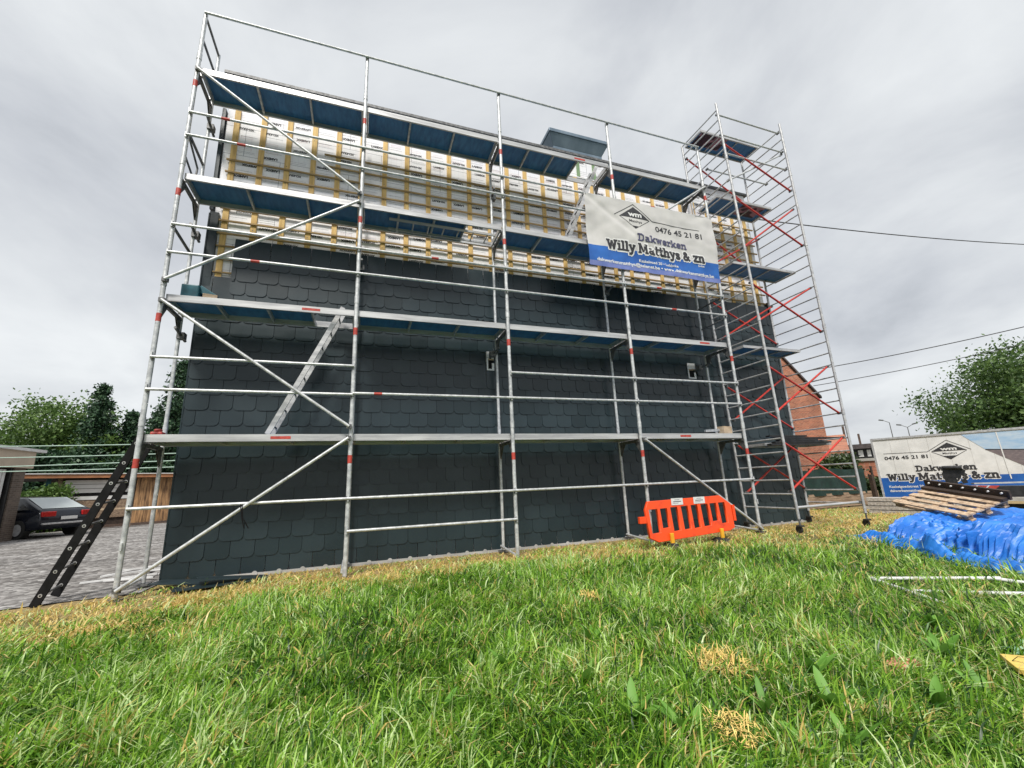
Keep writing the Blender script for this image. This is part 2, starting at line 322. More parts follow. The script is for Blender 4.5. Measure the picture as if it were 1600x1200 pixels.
# ------------------------------------------------------------------ grass
CX, CY = 2.7119, -6.84
def strawness(x, y):
    """0 green .. 1 dead straw"""
    n1 = noise.noise(Vector((x*.55, y*.9, 1.3))); n2 = noise.noise(Vector((x*1.9, y*2.6, 5)))
    w = 1.15 + (max(0, 3.5 - x)*.33 if x < 3.5 else 0)       # width of strip, wider on the left
    if x > 9.0: w += 1.1*min(1, (x-9.0)/1.5)
    s = (y + w - .9*n1 - .9*n2)/1.3
    return max(0, min(1, s))
def grass():
    N = 380000
    ph = rng.uniform(R(-42), R(80), N); r = rng.uniform(1.6, 17, N)**1.0
    r = np.where(rng.random(N) < .45, rng.uniform(1.8, 6.5, N), r)
    x = CX + r*np.sin(ph); y = CY + r*np.cos(ph)
    ok = (((x < 0) & (y < .02 + .12*np.sin(x*2.2))) | ((x >= 0) & (x < 12.9) & (y < .86)) | ((x >= 12.9) & (y < 2.9))) & (x > -9) & (x < 18)
    x = x[ok]; y = y[ok]; r = r[ok]; n = len(x)
    st = np.array([strawness(a, b) for a, b in zip(x, y)])
    # sparser and shorter in the trodden strip
    keep = rng.random(n) > st*.25; x, y, r, st = x[keep], y[keep], r[keep], st[keep]; n = len(x)
    lump = np.array([noise.noise(Vector((a*.9, b*.9, 9))) for a, b in zip(x, y)])
    lump2 = np.array([noise.noise(Vector((a*2.7, b*2.7, 2))) for a, b in zip(x, y)])
    z = np.array([hgt(a, b) for a, b in zip(x, y)]) - .01
    tuft = np.clip(lump2*1.6, -.6, 1)
    L = (.115 + .05*lump + .085*tuft + rng.gamma(2, .024, n))*(1 - .45*st)*np.where((y > .35) & (x > 0) & (x < 12.9), .55, 1)
    L = np.clip(L, .03, .36)
    wdt = (.0033 + .0010*r**.75*.6)*rng.uniform(.5, 1.7, n)
    # wind lay: clumps lean together
    ang = np.array([noise.noise(Vector((a*.7+9, b*.7, 4))) for a, b in zip(x, y)])*3.0 + .3 + rng.normal(0, 1.35, n)
    lean = np.clip(rng.normal(.85, .45, n) + .75*st*rng.random(n), .05, 1.5)
    dx, dy = np.cos(ang), np.sin(ang); fa = rng.uniform(0, 2*np.pi, n); sx, sy = np.cos(fa), np.sin(fa)
    K = 4; V = np.zeros((n, 2*K-1, 3))
    for k in range(K):
        t = k/(K-1); th = lean*(.25 + 1.25*t*t)
        hor = L*t*np.sin(th)*1.0; ver = L*t*np.cos(th*.85)
        cx, cy, cz = x + dx*hor, y + dy*hor, z + ver
        w = wdt*(1 - .35*t)*(1 if k else .7)
        if k < K-1:
            V[:, 2*k] = np.stack([cx - sx*w, cy - sy*w, cz], 1); V[:, 2*k+1] = np.stack([cx + sx*w, cy + sy*w, cz], 1)
        else: V[:, 2*k] = np.stack([cx, cy, cz], 1)
    b = (np.arange(n)*(2*K-1))[:, None]
    tri = []
    for k in range(K-2): tri += [[2*k, 2*k+1, 2*k+3], [2*k, 2*k+3, 2*k+2]]
    tri += [[2*K-4, 2*K-3, 2*K-2]]
    F = (b[:, :, None] + np.array(tri)[None]).reshape(-1)
    me = npmesh('grass', V.reshape(-1, 3), F, 3, M['grass'])
    tint = np.clip(.37 + .08*np.clip((3-x)/4, 0, 1) + .10*np.clip((y+2.5)/2, 0, 1) + .18*lump + .20*lump2 + rng.normal(0, .23, n), 0, .78)
    patch = np.clip(.5 + 1.6*np.array([noise.noise(Vector((a*1.3, b*2.4, 21))) for a, b in zip(x, y)]), 0, 1)
    dead = rng.random(n) < (.04 + st**.8*(.38 + .50*patch) + .12*(lump2 > .33)); tint = np.where(dead, rng.uniform(.80, 1, n), tint)
    tint = np.where((st > .2) & ~dead, np.clip(tint + .08, 0, .78), tint)
    a = me.attributes.new('tint', 'FLOAT', 'POINT'); a.data.foreach_set('value', np.repeat(tint, 2*K-1).astype(np.float32))
    o = finish('grass', me); tag(o, 'long green meadow grass leaning over with yellow straw near the wall', 'grass', kind='stuff')
grass()

# seed-head stalks
def seeds():
    mb = MB()
    for _ in range(260):
        a = random.random()
        if a < .6: x = random.uniform(4.6, 9); y = random.uniform(-5.6, -3.2)
        else: x = random.uniform(-2, 9); y = random.uniform(-5, -1.5)
        z = hgt(x, y); h = random.uniform(.18, .34); dx = random.uniform(-.12, .16); dy = random.uniform(-.1, .1)
        p0 = Vector((x, y, z)); p1 = Vector((x+dx*.5, y+dy*.5, z+h*.75)); p2 = Vector((x+dx*1.3, y+dy*1.3, z+h))
        mb.tube(p0, p1, .0014, 0, 3, cap=False); mb.tube(p1, p2, .0012, 0, 3, cap=False)
        for k in range(9):
            q = p1.lerp(p2, k/8 + .1); w = .008
            d = Vector((random.uniform(-1, 1), random.uniform(-1, 1), random.uniform(-.2, 1)))*.016
            mb.add([q, q+d+Vector((w*.3, 0, 0)), q+d*1.5, q+d-Vector((w*.3, 0, 0))], [(0, 1, 2, 3)])
    o = mb.build('seed_stalks', mat('dry_seed_heads', (.55, .48, .26), (.38, .33, .16), 30, .8)); tag(o, 'pale dry seed heads standing in the long grass', 'grass', kind='stuff')
seeds()

# ------------------------------------------------------------------ the house with the slated wall
WY = .97      # face of insulation
house = thing('house', 'building whose tall flat gable wall is half covered in dark slates over battened white insulation', 'house', (6.5, 5, 0))
mb = MB(); mb.box(.16, 12.80, WY+.14, 10.0, -.3, 8.90); mb.build('wall', M['darkbrick'], house)
mb = MB(); mb.box(.05, 12.9, .92, 10.1, 8.905, 8.965); mb.build('roof_coping', M['galvdark'], house)
# insulation with prints
mb = MB(); mb.box(.18, 12.80, WY, WY+.138, .02, 8.90)
wtxt = [text_mesh('LAMIXX', .062, .0042), text_mesh('XO-KRAFT', .056, .0038)]
ROT = Matrix.Rotation(R(90), 4, 'X')
zz = 4.5
cb_x = [.30 + .438*i for i in range(29)]
while zz < 8.75:
    for i in range(28):
        x0 = cb_x[i] + .09
        q = random.random()
        if q < .62:
            fl = random.random() < .6; tm = random.choice(wtxt)
            T = Matrix.Translation((x0 + random.uniform(.0, .12) + (.2 if fl else 0), WY-.002, zz + random.uniform(.02, .12))) @ ROT
            if fl: T = T @ Matrix.Rotation(math.pi, 4, 'Z')
            mesh_to(mb, tm, T, 1)
        if random.random() < .5:
            a = x0 + random.uniform(0, .08); b = a + .19; c = zz + random.uniform(.05, .15); d = c + .045; t = .003; y = WY-.0022
            for (u0, u1, w0, w1) in ((a, b, c, c+t), (a, b, d-t, d), (a, a+t, c+t, d-t), (b-t, b, c+t, d-t)):
                mb.quad((u0, y, w0), (u1, y, w0), (u1, y, w1), (u0, y, w1), 2)
        for _ in range(2):
            a = x0 + random.uniform(-.02, .05); c = zz + random.uniform(0, .22)
            mb.quad((a, WY-.0018, c), (a+.27, WY-.0018, c), (a+.27, WY-.0018, c+.0035), (a, WY-.0018, c+.0035), 3)
    zz += .245
mb.build('insulation_boards', [M['insul'], M['ink'], M['redink'], M['inkgrey']], house)
# counter battens (vertical)
for i, x in enumerate(cb_x):
    z0 = 4.50 if i == 0 else 5.5; w = .09
    z1 = 8.9 if x < .2 else 8.32 + random.uniform(-.03, .03)
    if i == 0: z1 = 8.15
    if 6.8 < x < 8.2: z1 = 8.28
    mb = MB(); mb.box(x, x+w, WY-.028, WY, z0, z1)
    for k in range(8):   # screw heads / knots
        zz = z0 + .2 + k*(z1-z0)/8
        mb.box(x+.03, x+.045, WY-.030, WY-.0278, zz, zz+.015, 1)
    mb.build('counter_batten', [M['wood'], M['galvdark']], house)
for x in (7.42, 7.86): 
    mb = MB(); mb.box(x, x+.078, WY-.026, WY, 8.34, 8.9); mb.build('counter_batten', M['woodg'], house)
mb = MB(); mb.box(6.9, 12.75, WY-.02, WY, 8.30, 8.335); mb.build('flashing_strip', M['white'], house)
# horizontal battens
bz = [4.59 + .245*k for k in range(4)] 
for z in bz:
    mb = MB(); mb.box(.27, .56, WY-.058, WY-.028, z-.011, z+.011); mb.build('batten', M['woodh'], house)
for k in range(4, 14):
    z = 4.59 + .245*k
    x0 = .26 if k < 11 else (1.85 if k < 13 else 10.4); x1 = 12.86 - random.uniform(0, .1)
    mb = MB(); xa = x0
    while xa < x1-.05:
        xb = min(x1, xa + random.choice((3.07, 3.95, 2.63))); s = random.uniform(-.006, .006)
        if x1 - xb < .4: xb = x1
        mb.box(xa, xb-.004, WY-.058, WY-.028, z-.014+s, z+.014+s); xa = xb
    mb.build('batten', M['woodh'], house)
# slates
def slate(mb, x, z, w=.317, h=.55, ymax=None):
    c = .055; y0 = WY-.088; y1 = WY-.060; t = .009
    o = [(x, z+c), (x+c*.35, z+c*.35), (x+c, z), (x+w-c, z), (x+w-c*.35, z+c*.35), (x+w, z+c), (x+w, z+h), (x, z+h)]
    yy = lambda zz: y0 + (y1-y0)*(zz-z)/h
    jt = random.uniform(-.0012, .0012)
    a = [(p, yy(q)+jt, q) for p, q in o]; b = [(p, yy(q)+t+jt, q) for p, q in o]; n = len(o)
    mb.add(a + b, [tuple(range(n))] + [((i+1) % n, i, n+i, n+(i+1) % n) for i in range(n)])
mb = MB(); row = 0; z = .03
while row <= 20:
    off = 0 if row % 2 == 0 else -.16; x = .14 + off
    hh = .55 if row < 20 else min(.55, 5.55-z)
    hh = min(hh, 5.55 - z)
    xi = x
    while xi < 12.74:
        a = max(xi, .14); b = min(xi+.319, 12.83)
        if z + .3 > 4.5 and a < .5: a = .55 if b > .6 else None
        if a is not None and b - a > .05:
            if not ((4.93 < (a+b)/2 < 5.2 and 3.2 < z+.13 < 3.75) or (9.82 < (a+b)/2 < 10.14 and 3.25 < z+.13 < 3.75)) or b-a < .25:
                slate(mb, a, z, b-a-.005, hh)
        xi += .322
    row += 1; z += .245
# edge column of slates, left
for k in range(12):
    z = 3.6 + .245*k - .6
    if z > 4.2: mb.box(.13, .262, WY-.07, WY-.004, z, z+.243)
mb.build('slate_cladding', M['slate'], house)
for q in ((.105, .16, WY-.05, WY+.1, 6.0, 8.1), (.12, .138, WY-.085, WY+.13, .0, 5.9), (12.832, 12.85, WY-.085, WY+.13, 0, 5.6)): mb = MB(); mb.box(*q); mb.build('corner_profile', M['slate'], house)
mb = MB(); mb.box(.9, 12.83, WY-.105, WY-.09, -.03, .045)
x = 1.3
while x < 12.7: 
    mb.tube((x, WY-.118, .035), (x, WY-.106, .035), .038, 0, 10); x += .322
mb.build('starter_profile', M['alu'], house)
mb = MB(); mb.box(.12, 12.83, WY-.083, WY+.13, -.25, -.0); mb.build('plinth', M['concrete'], house)
# unfinished openings round the wall ties
for x0, x1, z0, z1 in ((4.98, 5.13, 3.34, 3.72), (9.86, 10.08, 3.38, 3.75)):
    mb = MB(); y = WY-.092
    mb.box(x0, x1, y, y+.015, z0, z0+.03); mb.box(x0, x1, y, y+.015, z1-.14, z1, 0); mb.box(x0, x0+.03, y, y+.015, z0+.03, z1-.14)
    mb.box(x1-.045, x1, y, y+.014, z0+.03, z0+.15, 0); mb.box(x0+.03, x1, y+.006, y+.03, z1-.17, z1-.14, 1); mb.box(x0+.03, x1, y+.012, y+.03, z0+.03, z1-.17, 2)  # black inset paints the shade inside the opening
    mb.build('tie_opening', [M['insul'], M['woodpale'], M['black']], house)
# chimney with flared zinc head
mb = MB(); mb.box(7.12, 8.55, 1.5, 2.4, 8.99, 9.62); ch = mb.build('chimney', M['zinc'], house)
def frus(mb, x0, x1, y0, y1, z0, X0, X1, Y0, Y1, z1):
    v = [(x0,y0,z0),(x1,y0,z0),(x1,y1,z0),(x0,y1,z0),(X0,Y0,z1),(X1,Y0,z1),(X1,Y1,z1),(X0,Y1,z1)]
    mb.add(v, [(0,3,2,1),(4,5,6,7),(0,1,5,4),(1,2,6,5),(2,3,7,6),(3,0,4,7)])
mb = MB(); frus(mb, 7.12, 8.55, 1.5, 2.4, 9.622, 6.98, 8.69, 1.36, 2.54, 9.90); mb.box(6.96, 8.71, 1.34, 2.56, 9.902, 10.0); mb.build('chimney_cap', M['zinc'], ch, bevel=.01)

# ------------------------------------------------------------------ facade scaffold
BX = [0, 2.57, 5.14, 7.71, 10.28]; IY = .73
sc = thing('facade_scaffold', 'galvanised facade scaffold of four bays with blue decks standing in front of the slated wall', 'scaffold', (5.14, .36, 0))
ORX = .031
baseZ = [0.0, -.01, -.02, 0.0, .03]
for i, x in enumerate(BX):
    for y, r in ((0, ORX), (IY, .027)):
        top = 9.05 if y == 0 or i in (0,) else 8.0
        bz0 = baseZ[i] + (.05 if y else 0)
        mb = MB(); mb.tube((x, y, bz0+.02), (x, y, top), r, 0, 14)
        mb.box(x-.075, x+.075, y-.075, y+.075, bz0-.012, bz0+.012, 1); mb.tube((x, y, bz0), (x, y, bz0+.2), r*.72, 1, 10)
        for k in range(1, 5):
            z = 2*k + .12
            if z < top: mb.tube((x, y, z-.02), (x, y, z+.10), r*1.18, 0, 14)
            z = 2*k
            if y == 0 and z < top+.1: mb.tube((x, y, z-.44), (x, y, z-.32), r*1.05, 2, 14)
            for dz in (.62, 1.07):
                if y == 0 and z-2+dz < top: mb.box(x-.012, x+.012, y-.055, y-.02, z-2+dz-.05, z-2+dz+.04, 0)
        mb.build('post', [M['galv'], M['galvdark'], M['band']], sc)
# frame heads (transom + gussets)
for i, x in enumerate(BX):
    for k in range(1, 5):
        z = 2*k - .13
        mb = MB(); mb.box(x-.02, x+.02, ORX+.002, IY-.029, z-.03, z+.02)
        for (ya, yb) in ((ORX+.002, .20), (IY-.029, .53)):
            for xx in (x-.012, x+.006):
                mb.add([(xx, ya, z-.032), (xx, ya, z-.26), (xx, yb, z-.032)], [(0, 1, 2)]); mb.add([(xx+.006, ya, z-.032), (xx+.006, ya, z-.26), (xx+.006, yb, z-.032)], [(0, 2, 1)])
                mb.quad((xx, ya, z-.26), (xx+.006, ya, z-.26), (xx+.006, yb, z-.032), (xx, yb, z-.032))
        mb.build('frame_head', M['galvdark'], sc)
# base ties between outer and inner posts
for i, x in enumerate(BX):
    mb = MB(); mb.tube((x-.04, .0, .07), (x-.04, IY, .12), .02, 0, 10); mb.build('base_tie', M['galv'], sc)
# decks
def deck(x0, x1, z, open_to=None, seed=0):
    y0, y1 = .045, .685; H = .10
    mb = MB()
    for (a, b) in ((y0, y0+.03), (y1-.03, y1)): mb.box(x0+.03, x1-.03, a, b, z-H, z)
    for xx in (x0+.03, x1-.06): mb.box(xx, xx+.03, y0+.031, y1-.031, z-H+.002, z-.004)
    e = open_to if open_to else x1-.061
    n = 3
    for k in range(1, n):
        xx = x0 + (e-x0)*k/n + random.uniform(-.05, .05); mb.box(xx, xx+.03, y0+.031, y1-.031, z-H+.012, z-.022)
    for s in (0, 1):    # hooks over the transoms
        xx = x0+.0 if s == 0 else x1-.03
        for yy in (.12, .57): mb.box(xx, xx+.029, yy, yy+.05, z-.085, z-.03)
    if random.random() < .22:
        q = x0 + random.uniform(.6, 1.9); mb.box(q, q+.26, y0-.002, y0-.0005, z-.07, z-.03, 1)
    d = mb.build('deck', [M['alu'], M['band']], sc)
    mb = MB(); mb.box(x0+.062, e-.002, y0+.032, y1-.032, z-.020, z-.005); mb.build('deck_board', M['bluedeck'], d)
    if open_to:
        mb = MB(); mb.box(e, e+.02, y0+.032, y1-.032, z-H+.01, z-.005); mb.build('hatch_edge', M['alu'], d)
    return d
hatch = {(0, 4.0): 1.90, (1, 6.0): 4.42, (2, 8.0): 6.93}
for k in range(1, 5):
    for b in range(4):
        deck(BX[b], BX[b+1], 2.0*k, hatch.get((b, 2.0*k)))
# stowed access ladder under the hatch deck
mb = MB()
for y in (.20, .50): mb.box(3.05, 5.02, y-.012, y+.012, 5.845, 5.89)
x = 3.2
while x < 5.0: mb.tube((x, .212, 5.868), (x, .488, 5.868), .014, 0, 8); x += .28
mb.build('stowed_ladder', M['alu'], sc)
# guardrails
def rail(b, z, r=.021, z2=None):
    x0, x1 = BX[b], BX[b+1]; mb = MB()
    mb.tube((x0+.0, -.052, z), (x1-.0, -.052, z2 or z), r, 0, 10); mb.box(x0+.012, x0+.03, -.045, -.03, z-.05, z+.03, 1); mb.box(x1-.03, x1-.012, -.045, -.03, z-.05, z+.03, 1)
    if random.random() < .25:
        q = x0 + random.uniform(.3, 1.6); mb.tube((q, -.052, z), (q+.12, -.052, z), r*1.04, 2, 10)
    mb.build('guardrail', [M['galv'], M['galvdark'], M['band']], sc)
for b in range(4): rail(b, 1.06)
rail(1, .61); rail(0, 3.04); rail(0, 2.59); rail(1, 2.61); rail(2, 3.06); rail(2, 2.61); rail(3, 3.06); rail(3, 2.61)
for b in range(4):
    rail(b, 5.06); rail(b, 4.61); rail(b, 7.03); rail(b, 6.61); rail(b, 9.03)
def brace(p0, p1, r=.022):
    mb = MB(); mb.tube(p0, p1, r, 0, 10)
    for p in (p0, p1): mb.box(p[0]-.035, p[0]+.035, p[1]+.0, p[1]+.06, p[2]-.03, p[2]+.03, 1)
    mb.build('diagonal_brace', [M['galv'], M['galvdark']], sc)
brace((.03, -.085, .12), (2.54, -.085, 1.93)); brace((.03, -.085, 3.86), (2.54, -.085, 2.1)); brace((.03, -.085, 4.17), (2.54, -.085, 5.93)); brace((.03, -.085, 7.86), (2.54, -.085, 6.1))
brace((7.74, -.085, 1.88), (10.25, -.085, .1)); brace((10.25, -.085, 7.88), (7.74, -.085, 6.1))
# end guard rails (left end)
def pth(name, pts, r, m=M['galvdark'], parent=sc):
    mb = MB(); mb.path([Vector(p) for p in pts], r, 0, 8); return mb.build(name, m, parent)
for z in (9.02, 8.55): pth('end_rail', [(0, .03, z), (0, IY, z)], .02)
for z in (6.72, 5.05): pth('end_rail', [(0, .03, z), (0, IY, z-.04)], .022)
pth('end_rail', [(-.02, .03, 6.35), (-.02, .55, 6.2), (-.02, .58, 6.5), (-.02, .1, 6.72)], .016)
for z in (5.06, 4.55): pth('end_rail', [(10.28, .03, z), (10.28, IY, z)], .018)
# wall ties
for x, z, dx in ((0.04, 7.45, .0), (.04, 5.35, 0), (.04, 3.6, .0), (2.61, 5.1, .0), (5.18, 7.1, -.05), (5.05, 3.62, .05), (7.75, 7.35, 0), (10.32, 7.2, -.1), (10.05, 3.6, .1), (7.75, 5.2, 0)):
    mb = MB(); mb.tube((x+dx, .46, z+.05), (x, WY-.09, z-.03), .022, 0, 8); mb.box(x-.05, x+.05, IY-.06, IY+.05, z-.05, z+.05); mb.build('wall_tie', M['galvdark'], sc)

# ------------------------------------------------------------------ tower
tw = thing('scaffold_tower', 'aluminium access tower with ladder rungs and red diagonal braces at the right end', 'scaffold tower', (11.7, .12, 0))
TY0, TY1, TXR = -.49, .74, 12.68
txl = lambda z: 10.77 - (z+.1)/9.7*.18
TX = lambda side, z: txl(z) if side == 0 else TXR
TOPZ = 9.8; RZ = [TOPZ - .2745*k for k in range(35)]
for side in (0, 1):
    for y in (TY0, TY1):
        zt = 9.98 if y < 0 else 9.82; zb = .27
        mb = MB(); mb.tube((TX(side, zb), y, zb), (TX(side, zt), y, zt), .027, 0, 14)
        for z in (2.35, 4.35, 6.45, 8.4): mb.tube((TX(side, z), y, z), (TX(side, z+.1), y, z+.1), .034, 0, 14)
        p = mb.build('tower_post', M['alu'], tw)
        mb = MB(); x = TX(side, zb); g0 = hgt(x, y)
        mb.tube((x, y, g0+.14), (x, y, zb+.02), .016, 0, 10); mb.box(x-.05, x+.05, y-.05, y+.05, g0+.12, g0+.15, 1)
        mb.tube((x-.022, y+.03, g0+.07), (x+.022, y+.03, g0+.07), .065, 1, 18); mb.box(x-.03, x+.03, y-.01, y+.01, g0+.08, g0+.12, 1)
        mb.build('castor', [M['galvdark'], M['rubber']], p)
for side in (0, 1):
    for z in RZ:
        x = TX(side, z); mb = MB(); mb.tube((x, TY0+.02, z), (x, TY1-.02, z), .016, 0, 8); mb.build('rung', M['alu'], tw)
def ttube(name, s0, z0, s1, z1, y, m, r=.021):
    mb = MB(); a = Vector((TX(s0, z0) + (.03 if s0 == 0 else -.05), y, z0)); b = Vector((TX(s1, z1) + (.03 if s1 == 0 else -.05), y, z1))
    mb.tube(a, b, r, 0, 10)
    for p in (a, b): mb.tube(p - Vector((0, .03, 0)), p + Vector((0, .035, 0)), r*1.35, 1, 8)
    mb.build(name, [m, M['galvdark']], tw)
yf = TY0 + .05; yb = TY1 - .05
for z in (9.72, 9.14, 8.62): ttube('tower_rail', 0, z, 1, z, yf, M['galv'], .02)
ttube('tower_rail', 0, 8.62, 1, 8.62, .12, M['galv'], .02)
ttube('tower_rail', 0, .48, 1, .49, yf, M['alu'], .026)
for (z0, z1) in ((8.9, 8.0), (7.43, 6.48), (5.27, 4.28), (3.37, 2.38), (1.77, .76)): ttube('tower_brace', 0, z0, 1, z1, yf, M['redtube'])
for (z0, z1) in ((.78, 1.85), (2.35, 3.45), (4.36, 5.38), (6.13, 7.5), (7.9, 9.1)): ttube('tower_brace', 0, z0, 1, z1, yf+.045, M['redtube'] if z0 < 7.8 else M['galv'])
for (z0, z1) in ((3.17, 2.19), (1.82, .79), (5.3, 4.35), (7.3, 6.1), (9.4, 8.3)): ttube('tower_brace', 0, z0, 1, z1, yb, M['redtube'])
for (z0, z1) in ((2.37, 3.49), (.76, 1.85), (4.3, 5.35), (6.2, 7.3)): ttube('tower_brace', 0, z0, 1, z1, yb-.045, M['redtube'])
def tdeck(x0, x1, y0, y1, z, patch=None):
    H = .06; mb = MB()
    for (a, b) in ((y0, y0+.03), (y1-.03, y1)): mb.box(x0, x1, a, b, z-H, z)
    for xx in (x0, x1-.03): mb.box(xx, xx+.03, y0+.031, y1-.031, z-H+.002, z-.002)
    for xx in (x0+.62, x0+1.25): mb.box(xx, xx+.025, y0+.031, y1-.031, z-H+.01, z-.024)
    d = mb.build('tower_deck', M['alu'], tw); mb = MB(); mb.box(x0+.031, x1-.031, y0+.031, y1-.031, z-.022, z-.004); mb.build('deck_board', M['bluedeck'], d)
    if patch:
        mb = MB(); mb.box(patch[0], patch[1], y0+.06, y1-.14, z-.028, z-.0235); mb.build('printed_patch', M['scribble'], d)
tdeck(10.66, 12.62, .13, .72, 9.83, (10.75, 11.62)); tdeck(10.78, 12.60, .10, .72, 7.90, (11.75, 12.45)); tdeck(10.95, 13.02, .12, .70, 6.14); tdeck(10.86, 12.66, .15, .72, 4.03)
tdeck(10.95, 13.0, .12, .72, 1.80)

# dark boards and sheets lying on the lowest tower deck
mb = MB()
for k, (a, b, y) in enumerate(((11.0, 12.7, .3), (11.15, 12.9, .45), (11.3, 12.5, .6), (11.2, 13.25, .25), (11.05, 12.2, .5))):
    mb.beam((a, .06+.012*k, 1.76+.045*k), (b, .075+.012*k, 1.755+.047*k), .10, .035, 0)
tag(mb.build('dark_boards', M['blackmetal'], origin=(12, .4, 1.8)), 'heap of dark narrow boards along the lowest tower deck', 'boards')

# ------------------------------------------------------------------ ladders
def ladder(name, label, a0, a1, b0, b1, m, mr, n, w=.03, h=.075, holes=False, tmax=1.0):
    a0, a1, b0, b1 = map(Vector, (a0, a1, b0, b1)); t = thing(name, label, 'ladder', (a0+b0)/2)
    side = (b0-a0).normalized()
    for p, q in ((a0, a1), (b0, b1)):
        mb = MB(); mb.beam(p, q, w, h, 0, up=(q-p).cross(side))
        for k in range(n):
            c = p.lerp(q, (k+.5)/n)
            if holes: mb.tube(c - side*(w/2+.004), c + side*(w/2+.004), .02, 1, 12); mb.tube(c - side*(w/2+.006), c + side*(w/2+.006), .010, 2, 10)
        mb.build('stile', [m, M['alu'], M['black']], t)
    for k in range(n):
        mb = MB(); mb.tube(a0.lerp(a1, (k+.5)/n), b0.lerp(b1, (k+.5)/n), .014, 0, 10); mb.build('rung', mr, t)
ladder('ladder', 'dirty black ladder leaning from the gravel onto the left end of the lowest deck', (-.80, .12, .0), (-.02, .12, 2.02), (-.80, .49, .05), (-.02, .49, 2.04), M['black'], M['galvdark'], 8, holes=True, h=.09)
ladder('ladder', 'silver aluminium ladder standing on the lowest deck up through the second deck hatch', (1.42, .22, 2.02), (2.36, .22, 4.1), (1.42, .52, 2.02), (2.36, .52, 4.1), M['alu'], M['galvdark'], 8, holes=False, h=.07)
ladder('ladder', 'silver aluminium ladder behind the banner rising through the top deck hatch', (6.62, .24, 6.02), (7.52, .24, 8.1), (6.62, .54, 6.02), (7.52, .54, 8.1), M['alu'], M['galvdark'], 8, h=.07)
ladder('ladder', 'short silver ladder below the top deck beside the left edge of the banner', (5.95, .26, 4.02), (6.95, .26, 6.3), (5.95, .54, 4.02), (6.95, .54, 6.3), M['alu'], M['galvdark'], 8, h=.06) if False else None

# ------------------------------------------------------------------ banner
BYP = -.118
def bsurf(x, z):
    """small billows and folds of the cloth"""
    u = (x-6.9)/3.33; v = (z-5.34)/1.67
    d = .03*math.sin(u*9 + v*3) * (1-abs(2*v-1)) + .03*noise.noise(Vector((u*4, v*3, 2))) + .012*noise.noise(Vector((u*14, v*9, 5))) 
    d += .022*math.exp(-((v - (1 - .9*u*1.6))**2)/.002) if u < .62 else 0
    d += .02*math.exp(-((u-(.86+.14*v))**2)/.002)*v
    return BYP + d
ban = thing('banner', 'printed white and blue roofing company banner hung on the upper scaffold rails', 'banner', (8.55, BYP, 5.35))
mb = MB(); NX, NZ = 90, 46
def bxz(i, j):
    u, v = i/NX, j/NZ
    x0 = 6.88 + (.02*v); x1 = 10.20 + .05*v
    x = x0 + (x1-x0)*u; z = 5.345 + 1.655*v
    if v > .98: z -= .03*math.sin(u*math.pi*5)**2*.6
    return x, z
vs = [];
for j in range(NZ+1):
    for i in range(NX+1):
        x, z = bxz(i, j); vs.append((x, bsurf(x, z), z))
fs = []; ms = []
b = len(mb.v)
for j in range(NZ):
    for i in range(NX):
        zc = bxz(i, j)[1]; mi = 0 if zc > 5.80 else (1 if zc > 5.42 else 2)
        mb.m.append(mi); mb.s.append(True); mb.f.append((j*(NX+1)+i, j*(NX+1)+i+1, (j+1)*(NX+1)+i+1, (j+1)*(NX+1)+i))
mb.v = vs
mb.build('banner_sheet', [M['canvas'], M['bluevinyl'], M['bluepale']], ban)
def put_text(mb, s, x0, z0, x1, cap, bold, mi, fn, slab=False):
    """text from x0 to x1, baseline z0, cap height cap, lying on fn(x,z,lift)"""
    size = cap/.73
    ref = text_mesh(s, size, 0); w0 = max(v.co.x for v in ref.vertices); k = (x1-x0)/w0
    me = text_mesh(s, size, bold*size, align='RAW')
    off = .004 + .0015*mi
    mb.add([fn(x0 + v.co.x*k, z0 + v.co.y, off) for v in me.vertices], [tuple(p.vertices) for p in me.polygons], mi)
